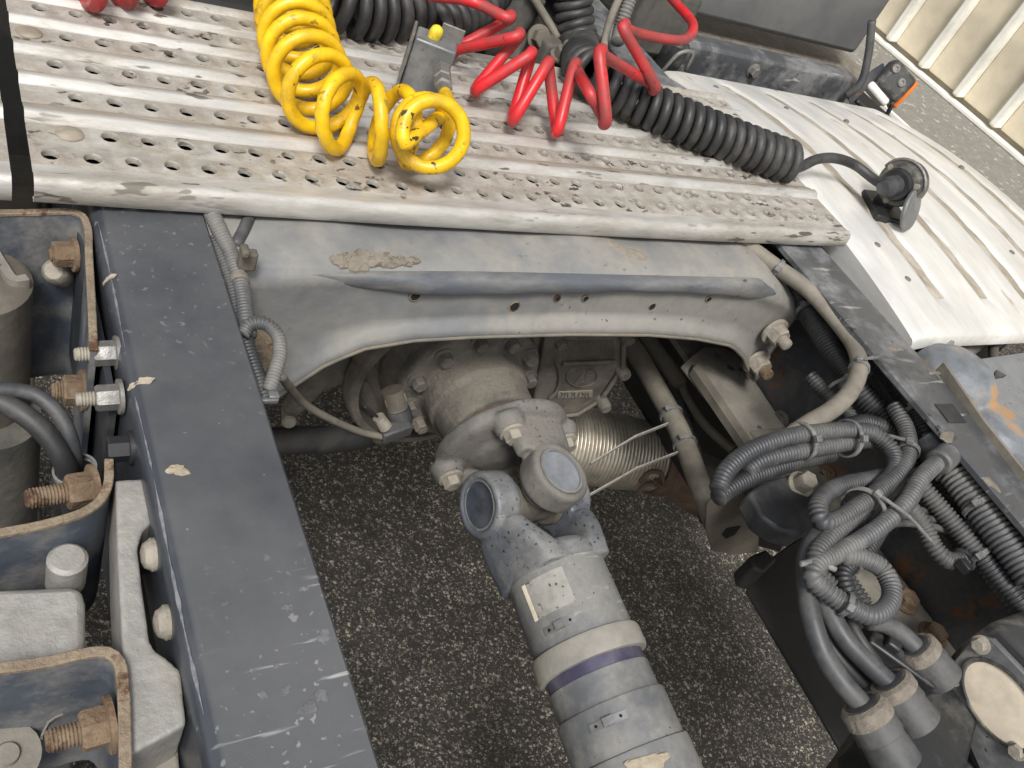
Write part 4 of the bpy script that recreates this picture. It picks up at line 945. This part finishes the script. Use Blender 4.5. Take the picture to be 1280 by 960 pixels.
c7, q7 = conduit([(932, 590, .90), (950, 577, .904), (985, 567, .906), (1022, 560, .908), (1062, 553, .909), (1096, 552, .908), (1122, 570, .905)], .0083, 'conduit', 'grey conduit with open end under the arching conduit')
c8, q8 = conduit([(898, 622, .895), (910, 612, .896), (938, 597, .896), (972, 585, .895), (1005, 575, .893), (1040, 568, .89)], .0080, 'conduitd', 'thin dark conduit lowest along the left side of the loop')
c9, q9 = conduit([(1050, 536, .905), (1085, 528, .904), (1112, 540, .903), (1126, 562, .902), (1120, 600, .899), (1092, 632, .896), (1056, 668, .894), (1040, 690, .893), (1050, 712, .892), (1066, 738, .891), (1080, 758, .89)], .0085, 'conduitd', 'darker conduit tucked behind the loop of grey conduits')
c10, q10 = conduit([(1135, 590, .905), (1160, 618, .903), (1192, 655, .90), (1230, 700, .898), (1285, 765, .895)], .0092, 'conduit', 'grey conduit running beside the thick pale conduit')
tie(c10, q10, .62, .0096, 'tie')
c11, q11 = conduit([(1128, 625, .90), (1142, 640, .895), (1156, 660, .89), (1168, 684, .886), (1184, 700, .885), (1206, 700, .886)], .0085, 'conduit', 'short grey conduit curving into the ribbed elbow connector')
ec = thing('elbow_connector', P(1218, 692, z=.886), 'grey conical connector joining the curved conduit to the thick one', 'connector')
a = P(1203, 701, z=.886); b = P(1228, 684, z=.89); mb = MB(); mb.lathe(a, b - a, [(0, .0095), (.002, .0115), (.010, .012), (.020, .018), (.030, .018)], 22); obj('cone', mb, M['conduit'], ec, ang=40)
mb = MB(); a = P(1222, 672, z=.892); b = P(1262, 728, z=.885); mb.lathe(a, b - a, [(-.02, .012), (-.018, .0145), (.02, .016), (.036, .0165), (.038, .015)], 24); obj('sleeve', mb, M['rubberg'], ec, ang=40)
mb = MB(); mb.box(P(1205, 708, z=.893), (.008, .012, .01)); obj('latch', mb, M['plastic'], ec, bevel=.001)
c12, q12 = conduit([(1240, 705, .887), (1262, 735, .884), (1300, 790, .88)], .0145, 'conduitl', 'thick pale conduit leaving the frame below the elbow connector', pitch=.0052)
c13, q13 = conduit([(1100, 662, .90), (1082, 690, .897), (1064, 705, .896), (1054, 718, .895), (1060, 740, .893), (1078, 764, .89), (1090, 778, .888)], .0075, 'conduitd', 'short dark conduit hanging inside the low loop')
tie(c13, q13, .5, .008)
c15, q15 = conduit([(1095, 470, .905), (1125, 515, .903), (1150, 560, .90), (1172, 600, .895), (1205, 645, .89), (1250, 700, .885), (1290, 745, .88)], .0075, 'conduitd', 'thin dark conduit half hidden below the thick pale one')
c16, q16 = conduit([(1012, 470, .885), (1040, 500, .885), (1062, 520, .885), (1050, 548, .884), (1010, 560, .882), (960, 575, .88), (925, 600, .875)], .0078, 'conduitd', 'dark conduit crossing behind the beige hose hook')
for i_, (dy, lb_n) in enumerate(((0, 'upper'), (9, 'middle'), (18, 'lower'))):
    cable([(1095, 640 + dy, .895), (1130, 636 + dy, .892), (1165, 640 + dy, .89), (1205, 652 + dy, .885)], .0035, 'rubberg', lb_n + ' of three thin grey cables crossing behind the conduits', group='thin cables behind the conduits')
# smooth black cables to the rubber boots
k1, _ = cable([(1036, 655, .90), (1018, 674, .897), (1008, 700, .892), (1008, 735, .885), (1015, 775, .878), (1030, 818, .87), (1052, 852, .866), (1080, 884, .862)], .0084, 'rubberg', 'thick black cable sweeping down left of the others', group='smooth black cables')
k2, _ = cable([(1026, 728, .89), (1036, 762, .885), (1056, 798, .88), (1084, 828, .876), (1114, 856, .872)], .0082, 'rubberg', 'thick black cable ending in the middle rubber boot', group='smooth black cables')
k3, _ = cable([(1018, 735, .878), (1026, 775, .87), (1042, 812, .862), (1062, 838, .856), (1082, 858, .85)], .0075, 'rubber', 'black cable behind the other two at lower right', group='smooth black cables')
k4, _ = cable([(1086, 776, .893), (1104, 779, .893), (1124, 790, .892), (1148, 812, .89)], .0075, 'rubberg', 'short black cable entering the upper rubber boot', group='smooth black cables')
k5, _ = cable([(1060, 765, .88), (1070, 790, .877), (1084, 812, .874), (1100, 832, .87)], .0045, 'rubber', 'thin black wire between the two thick cables', group='smooth black cables')
k6, _ = cable([(1000, 705, .905), (1022, 702, .907), (1044, 712, .906)], .0025, 'tie', 'flat grey strap round the top of the black cables', group=None, name='strap', cat='strap')
def boot(a, b, r, label, m_='plasticd'):
    t = thing('rubber_boot', a, label, 'rubber boot', 'rubber cable boots'); D = b - a; l = D.length
    mb = MB(); mb.lathe(a, D, [(-.003, r*.62), (0, r*.95), (l*.04, r*1.04), (l*.12, r*1.04), (l*.13, r*.98), (l*.5, r*1.08), (l*.52, r*1.0), (l, r*1.1)], 24); obj('sleeve', mb, M['rubberg'], t, ang=35)
    mb = MB(); mb.lathe(a, D, [(-.002, r*.9), (l*.02, r*1.07), (l*.24, r*1.09), (l*.26, r*1.0)], 24); obj('dusty_collar', mb, M[m_], t, ang=35)
boot(P(1078, 882, z=.863), P(1122, 955, z=.845), .0175, 'lowest rubber boot at the bottom right', 'mud')
boot(P(1112, 853, z=.873), P(1148, 905, z=.86), .0165, 'middle rubber boot beside the black box', 'mud')
boot(P(1080, 853, z=.85), P(1104, 884, z=.84), .014, 'darkest rubber boot half hidden behind the lowest one', 'darkg')
boot(P(1146, 809, z=.89), P(1178, 848, z=.878), .0150, 'upper rubber boot at the corner of the black box', 'mud')
mb = MB(); mb.box(P(1122, 822, z=.872), (.03, .06, .02), Matrix.Rotation(R_(35), 3, 'Z')); mb.box(P(1110, 805, z=.878), (.024, .012, .024), Matrix.Rotation(R_(35), 3, 'Z')); obj('plug_connector', mb, M['plastic'], bevel=.002, ang=30, label='black ribbed plug connector between the rubber boots and flange', cat='connector')
# box with round beige membrane
XB = .225
bx_ = thing('control_box', P(1225, 880, x=XB), 'black control box with round beige disc in the bottom right corner', 'control box')
face = [(1181, 838), (1208, 806), (1226, 795), (1240, 799), (1300, 862), (1320, 1010), (1245, 1010), (1212, 935)]
mb = MB(); mb.prism(PX(XB - .0, *face), (.006, 0, 0)); pl_ = obj('face_plate', mb, M['metalg'], bx_, bevel=.0015)
hous = [(1160, 862), (1166, 845), (1196, 808), (1234, 780), (1250, 782), (1330, 860), (1330, 1030), (1228, 1010), (1200, 930)]
mb = MB(); mb.prism(PX(XB + .0065, *hous), (.075, 0, 0)); obj('housing', mb, M['plasticd'], bx_, bevel=.006)
rd = P(1252, 880, x=XB)
def oval(prof, n=48): return MB().rings([[rd + V(-t, r*1.42*math.cos(2*math.pi*k/n) , r*math.sin(2*math.pi*k/n)) for k in range(n)] for t, r in prof])
mb = MB().rings([[rd + V(-t, r*1.42*math.cos(2*math.pi*k/48), r*math.sin(2*math.pi*k/48)) for k in range(48)] for t, r in [(-.004, .0275), (.0022, .0275), (.0028, .0262), (.0026, .0252), (.0006, .0246)]], caps=False); obj('disc_rim', mb, M['plasticd'], pl_, ang=40)
obj('beige_disc', oval([(-.002, .0252), (.0010, .0248), (.0016, .018), (.0018, .006)]), M['beige'], pl_, ang=60)
for a, b in ((1192, 846), (1226, 806), (1272, 938)):
    bolt(P(a, b, x=XB - .0004), (-1, 0, .1), .0058, .005, M['dustbolt'], pl_, washer=True, name='screw')
mb = MB(); mb.box(P(1150, 925, x=XB - .02), (.02, .03, .012)); obj('side_lug', mb, M['brown'], bx_, bevel=.002)
mb = MB(); mb.tube(PX(XB - .025, (1166, 935), (1190, 975)), .0022, 8); obj('wire_loop', mb, M['zinc'], bx_)
mb = MB(); mb.prism(PX(XB + .0, (1085, 905), (1130, 900), (1165, 920), (1215, 960), (1230, 1010), (1080, 1010)), (.06, 0, 0)); obj('lower_body', mb, M['plastic'], bx_, bevel=.006)
mb = MB(); mb.prism(PZ(.852, (1112, 905), (1150, 868), (1185, 850), (1225, 900), (1200, 1000), (1120, 1000)), (0, 0, -.07)); obj('manifold', mb, M['plastic'], bx_, bevel=.004)
mb = MB(); mb.lathe(P(1098, 950, x=.20), (0, .25, 1), [(-.08, .03), (.0, .03), (.006, .026)], 28); obj('beige_canister', mb, M['brown'], ang=40, label='brownish ribbed canister edge under the lowest rubber boot', cat='canister')
# plates and lines near the right foot of the cross member
sp = thing('bracket_plate', P(900, 500, z=ZB + .02), 'dusty flat bracket plate lying along the right rail bottom flange', 'bracket')
mb = MB(); mb.prism(PZ(ZB + .012, (862, 448), (878, 436), (905, 438), (920, 446), (985, 545), (934, 568), (850, 460)), (0, 0, .004)); obj('plate', mb, M['flange'], sp, bevel=.001)
mb = MB(); mb.prism(PZ(ZB + .0165, (866, 460), (860, 468), (928, 568), (936, 564)), (0, 0, .012)); obj('raised_edge', mb, M['brown'], sp, bevel=.001)
l1, ql = cable([(785, 425, .70), (802, 452, .70), (822, 488, .70), (840, 520, .70), (858, 560, .70), (876, 610, .70), (892, 650, .70)], .0135, 'hose', 'dusty beige air line slanting right of the gearbox cover', name='hose', cat='hose')
for f, (a, b, c_, d_) in ((.46, (834, 530, 738, 580)), (.62, (846, 566, 728, 624))):
    o = tie(l1, ql, f, .0142, 'tie'); mb = MB(); s_ = P(a, b, z=.715); e_ = P(c_, d_, z=.70); mb.strap([s_, (s_*.5 + e_*.5) + V(0, 0, .012), e_], V(0, 0, 1), .005, .0016); obj('tie_tail', mb, M['tiel'], o)
c14, q14 = conduit([(836, 470, .69), (848, 500, .69), (862, 540, .69), (870, 580, .69), (876, 615, .69), (884, 650, .69)], .0095, 'conduitd', 'dark conduit strapped beside the beige air line')
k7, _ = cable([(848, 468, .70), (860, 500, .70), (885, 535, .70), (915, 562, .70)], .006, 'hose', 'thin beige pipe bowing beside the dusty bracket plate', name='pipe', cat='pipe')
k8, _ = cable([(800, 410, .71), (818, 435, .71), (838, 462, .71), (850, 480, .70)], .011, 'brown', 'brownish stub pipe above the strapped air line', name='pipe', cat='pipe')
mb = MB(); mb.prism(PZ(.66, (868, 560), (905, 575), (935, 600), (920, 640), (890, 650)), (0, 0, -.02)); obj('shield_plate', mb, M['darkg'], bevel=.002, label='small dark plate under the strapped air line', cat='plate')
# bracket with slotted hole and rubber pad below the wiring loop
hb_ = thing('hanger_bracket', P(920, 640, z=.72), 'thin grey-brown hanger bracket with slotted hole under the wiring', 'bracket')
outl = PY(.33, (884, 632), (893, 622), (930, 618), (950, 640), (948, 690), (916, 694), (890, 688), (882, 660)); mb = MB(); mb.prism(outl, (0, .004, 0)); obj('plate', mb, M['brown'], hb_, bevel=.001)
mb = MB(); mb.prism(PY(.3298, (902, 668), (908, 660), (926, 657), (918, 668), (907, 673)), (0, -.0008, 0)); obj('slot', mb, M['void'], hb_)
mb = MB(); mb.prism(PY(.335, (945, 640), (985, 662), (975, 690), (946, 682)), (0, .05, 0)); obj('web_plate', mb, M['dark'], hb_)
pd = thing('rubber_pad', P(985, 640, z=.80), 'round black rubber pad below the wiring loop', 'rubber pad')
mb = MB(); mb.prism(PZ(.81, (936, 615), (958, 600), (990, 590), (1012, 606), (1024, 632), (1020, 655), (1000, 668), (975, 662), (952, 645)), (0, 0, -.025)); obj('pad', mb, M['rubberg'], pd, bevel=.004)
bolt(P(1000, 606, z=.812), (-.2, -.3, 1), .0105, .016, M['dustbolt'], pd); bolt(P(1032, 594, x=.375), (-1, -.1, .2), .009, .004, M['rust'], railR, name='rivet')
bolt(P(975, 525, x=.374), (-1, 0, .1), .009, .006, M['darkg'], railR, name='rivet')
mb = MB(); mb.box((.3385, .20, ZB + .010), (.068, .42, .018)); pk = obj('packing_plate', mb, M['flange'], railR, bevel=.002)
for a, b in ((1130, 752), (1165, 795)):
    bolt(P(a, b, z=ZB + .0195), (0, 0, 1), .0115, .009, M['rust'], pk, name='rusty_bolt')
# dark splash shield far below
spl = thing('splash_shield', P(1010, 800, z=.55), 'dark plastic splash shield hanging below the right rail', 'splash shield')
mb = MB(); mb.prism(PZ(.56, (934, 738), (942, 712), (1000, 672), (1070, 640), (1300, 900), (1250, 1010), (1090, 975), (1058, 948)), (0, 0, -.006)); obj('sheet', mb, M['dark'], spl, bevel=.002)
mb = MB(); mb.prism(PZ(.60, (938, 694), (958, 686), (972, 700), (955, 716), (942, 710)), (0, 0, -.045)); obj('hanger', mb, M['dark'], spl, bevel=.004)

# ---------------------------------------------------------------- left side of the left rail
lc, ql_ = conduit([(248, 236, .955), (262, 262, .952), (278, 296, .948), (290, 322, .945), (300, 355, .943), (306, 390, .942), (310, 420, .94)], .0062, 'conduitl', 'pale conduit hugging the inner edge of the left rail', pitch=.0028)
mb = MB(); i = int(.62*len(ql_)); mb.tube(ql_[i:i+8], .0072, 12); obj('brown_sleeve', mb, M['hose'], lc, ang=40)
lc2, ql2 = conduit([(268, 300, .942), (285, 345, .94), (297, 390, .938), (308, 430, .936), (322, 470, .934), (334, 505, .932)], .0055, 'conduit', 'thin conduit directly along the left rail edge', pitch=.0028)
lc3, ql3 = conduit([(303, 418, .945), (312, 406, .948), (330, 404, .95), (346, 418, .948), (350, 440, .945), (344, 464, .942), (336, 488, .938)], .0048, 'conduitl', 'small conduit hook looping off the left rail edge', pitch=.0024)
cable([(314, 236, .955), (314, 262, .95), (306, 285, .946), (294, 308, .943)], .0048, 'rubberg', 'short grey tube dropping from the tread plate beside left rail', name='tube', cat='tube')
mb = MB(); p = P(341, 497, z=.935); mb.box(p, (.007, .006, .008)); mb.box(p + V(-.003, -.002, 0), (.012, .004, .004)); obj('cable_tie', mb, M['metalg'], bevel=.001, label='grey cable tie head at the lower end of the conduit hook', cat='cable tie')
# bent steel brackets with rusty edges
def bent(pts, z, h, th, label, m_plate='bluebr'):
    q = cr(PZ(z, *pts), .004); t = thing('bent_bracket', V(q[0].x, q[0].y, z - h), label, 'bracket', 'bent steel brackets')
    mb = MB(); mb.strap([p - V(0, 0, h/2) for p in q], V(0, 0, 1), h, th); obj('plate', mb, M[m_plate], t, ang=40)
    mb = MB(); mb.strap([p + V(0, 0, .0008) for p in q], V(0, 0, 1), .003, th + .0012); obj('rusty_edge', mb, M['rustedge'], t, ang=40, bevel=.0006)
    return t
bA = bent([(-30, 268), (40, 267), (86, 266), (101, 270), (109, 284), (111, 320), (114, 375), (117, 440)], .943, .16, .0036, 'bent bracket with rusty rim at upper left beside the rail')
bB = bent([(-40, 674), (0, 668), (60, 656), (106, 641), (126, 626), (135, 606), (136, 576)], .937, .11, .0036, 'bent bracket with rusty rim in the middle of the left edge')
bC = bent([(-40, 842), (0, 837), (60, 829), (108, 818), (134, 817), (148, 828), (153, 852), (157, 980)], .940, .12, .0042, 'bent bracket with rusty rim at the lower left corner')
bolt(P(93, 318, z=.920), (-1, -.1, .05), .0088, .012, M['rust'], bA, stud=.004); 
mb = MB(); mb.lathe(P(70, 340, z=.90), (-.3, -.6, .7), [(-.02, .0085), (.004, .0085), (.007, .006)], 18); obj('round_head', mb, M['dustbolt'], bA, ang=40)
bolt(P(117, 610, z=.925), (-1, -.12, .05), .0098, .012, M['rust'], bB, stud=.022); bolt(P(138, 905, z=.925), (-1, -.05, .0), .0098, .011, M['rust'], bC, stud=.016)
mb = MB(); mb.strap(cr(PZ(.925, (78, 895), (62, 903), (52, 922)), .003), V(0, 0, 1), .004, .001); obj('lock_wire', mb, M['zinc'], bC)
bolt(P(104, 488, z=.895), (-1, 0, .05), .010, .010, M['rust'], bA, stud=.008)
mb = MB(); mb.box((P(118, 430, z=.9).x - .001, P(118, 430, z=.9).y, .87), (.004, .16, .12)); obj('inner_leaf', mb, M['webplain'], bA)
# studs with nuts in the rail web
for a, b, m_ in ((146, 441, 'zinc'), (150, 496, 'zinc')):
    bolt(P(a, b, z=.936), (-1, -.02, .0), .0078, .012, M['zinc'], railL, stud=.012, name='nut', sm=M['dustbolt'])
bolt(P(163, 560, z=.93), (-1, 0, 0), .0075, .011, M['plastic'], railL, name='nut')
for a, b in ((186, 694), (207, 778)):
    p = P(a, b, z=.932); mb = MB(); mb.lathe(V(-.3855, p.y, p.z), (-1, 0, 0), [(0, .0088), (.003, .0090), (.0035, .0082), (.0065, .0066), (.008, .003)], 24); obj('dome_rivet', mb, M['dustbolt'], railL, ang=30)
# light cast spacer along the rail
cs_ = thing('cast_spacer', P(165, 760, z=.89), 'pale grey cast spacer bracket against the outside of the left rail', 'cast bracket')
mb = MB(); mb.prism(PZ(.936, (144, 600), (180, 597), (187, 625), (190, 652), (178, 664), (172, 684), (176, 720), (187, 800), (193, 812), (208, 822), (226, 838), (233, 905), (200, 924), (170, 940), (160, 950), (155, 850), (147, 700)), (0, 0, -.05)); obj('casting', mb, M['casth'], cs_, remesh=.0011, smooth=6, ang=180)
mb = MB(); mb.prism(PZ(.90, (165, 945), (222, 918), (228, 1000), (160, 1000)), (0, 0, -.05)); obj('lower_block', mb, M['flange'], cs_, bevel=.002)
# light block in the lower left
lb_ = thing('housing_block', P(50, 780, z=.86), 'pale grey housing block between the two lower left brackets', 'housing')
mb = MB(); mb.prism(PZ(.915, (-40, 737), (92, 731), (103, 738), (107, 752), (107, 830), (-40, 850)), (0, 0, -.09)); obj('block', mb, M['casth'], lb_, bevel=.004)
mb = MB(); mb.lathe(P(82, 727, z=.895), (0, 0, 1), [(0, .010), (.022, .010), (.024, .008)], 20); obj('round_lug', mb, M['casth'], lb_, ang=40)
mb = MB(); mb.lathe(P(2, 950, z=.87), (.2, -.2, 1), [(-.04, .018), (.008, .0165), (.010, .0155), (.0102, .006), (.013, .005)], 24); obj('round_cover', mb, M['flange'], ang=50, label='pale round cover at the bottom left corner', cat='cover')
# shock absorber
sa = thing('shock_absorber', P(12, 500, z=.6), 'grey dusty vertical shock absorber at the left edge', 'shock absorber')
p = P(-22, 385, z=.88); mb = MB(); mb.lathe(V(p.x - .006, p.y, .50), (0, 0, 1), [(0, .036), (.405, .036), (.41, .030)], 36); obj('tube', mb, M['brown'], sa, ang=40)
mb = MB(); mb.lathe(V(p.x + .004, p.y - .02, .45), (0, 0, 1), [(0, .032), (.34, .032)], 36); obj('sleeve', mb, M['darkg'], sa, ang=40)
mb = MB(); mb.strap(cr(PZ(.905, (-10, 322), (4, 345), (18, 362), (34, 360)), .003), V(0, 0, 1), .02, .006); obj('upper_hook', mb, M['flange'], sa, ang=60)
# cables at the left
l1_, qx = cable([(-30, 488, .93), (10, 487, .928), (45, 494, .925), (75, 520, .918), (90, 555, .905), (94, 590, .88), (98, 620, .85)], .0046, 'rubberg', 'upper grey cable bending down at the left edge', group='cables at the left edge')
l2_, qy = cable([(-30, 492, .925), (0, 502, .923), (35, 522, .92), (62, 548, .912), (80, 578, .90), (88, 606, .88), (90, 640, .85)], .0062, 'rubber', 'thick black cable bending down beside the shock absorber', group='cables at the left edge')
l3_, _ = cable([(-30, 480, .915), (20, 488, .915), (60, 506, .91), (84, 545, .90), (92, 590, .87)], .0035, 'hose', 'thin brownish cable between the two bending cables', group='cables at the left edge')
tie(l2_, qy, .66, .0112, 'tie', ecc=V(.004, .003, 0)); 
mb = MB(); mb.lathe(P(92, 600, z=.87), (0, -.1, -1), [(-.01, .0115), (.0, .0125), (.02, .0125), (.022, .011), (.04, .011)], 20); obj('corrugated_plug', mb, M['plastic'], ang=40, label='black plug below the cable tie at the left', cat='plug')
# dark inner wing behind the left brackets
iw = MB(); iw.box((-.44, .75, .52), (.09, .05, .60)); obj('inner_plate', iw, M['brown'], bevel=.004, label='brown dusty plate deep behind the upper left bracket', cat='plate')
sw = MB(); sw.box((-.52, .30, .40), (.26, 1.1, .02)); obj('shade_sheet', sw, M['dark'], bevel=.004, label='dark sheet added for the shade below the left brackets', cat='shade sheet')  # added dark sheet, its colour stands for shade on the ground
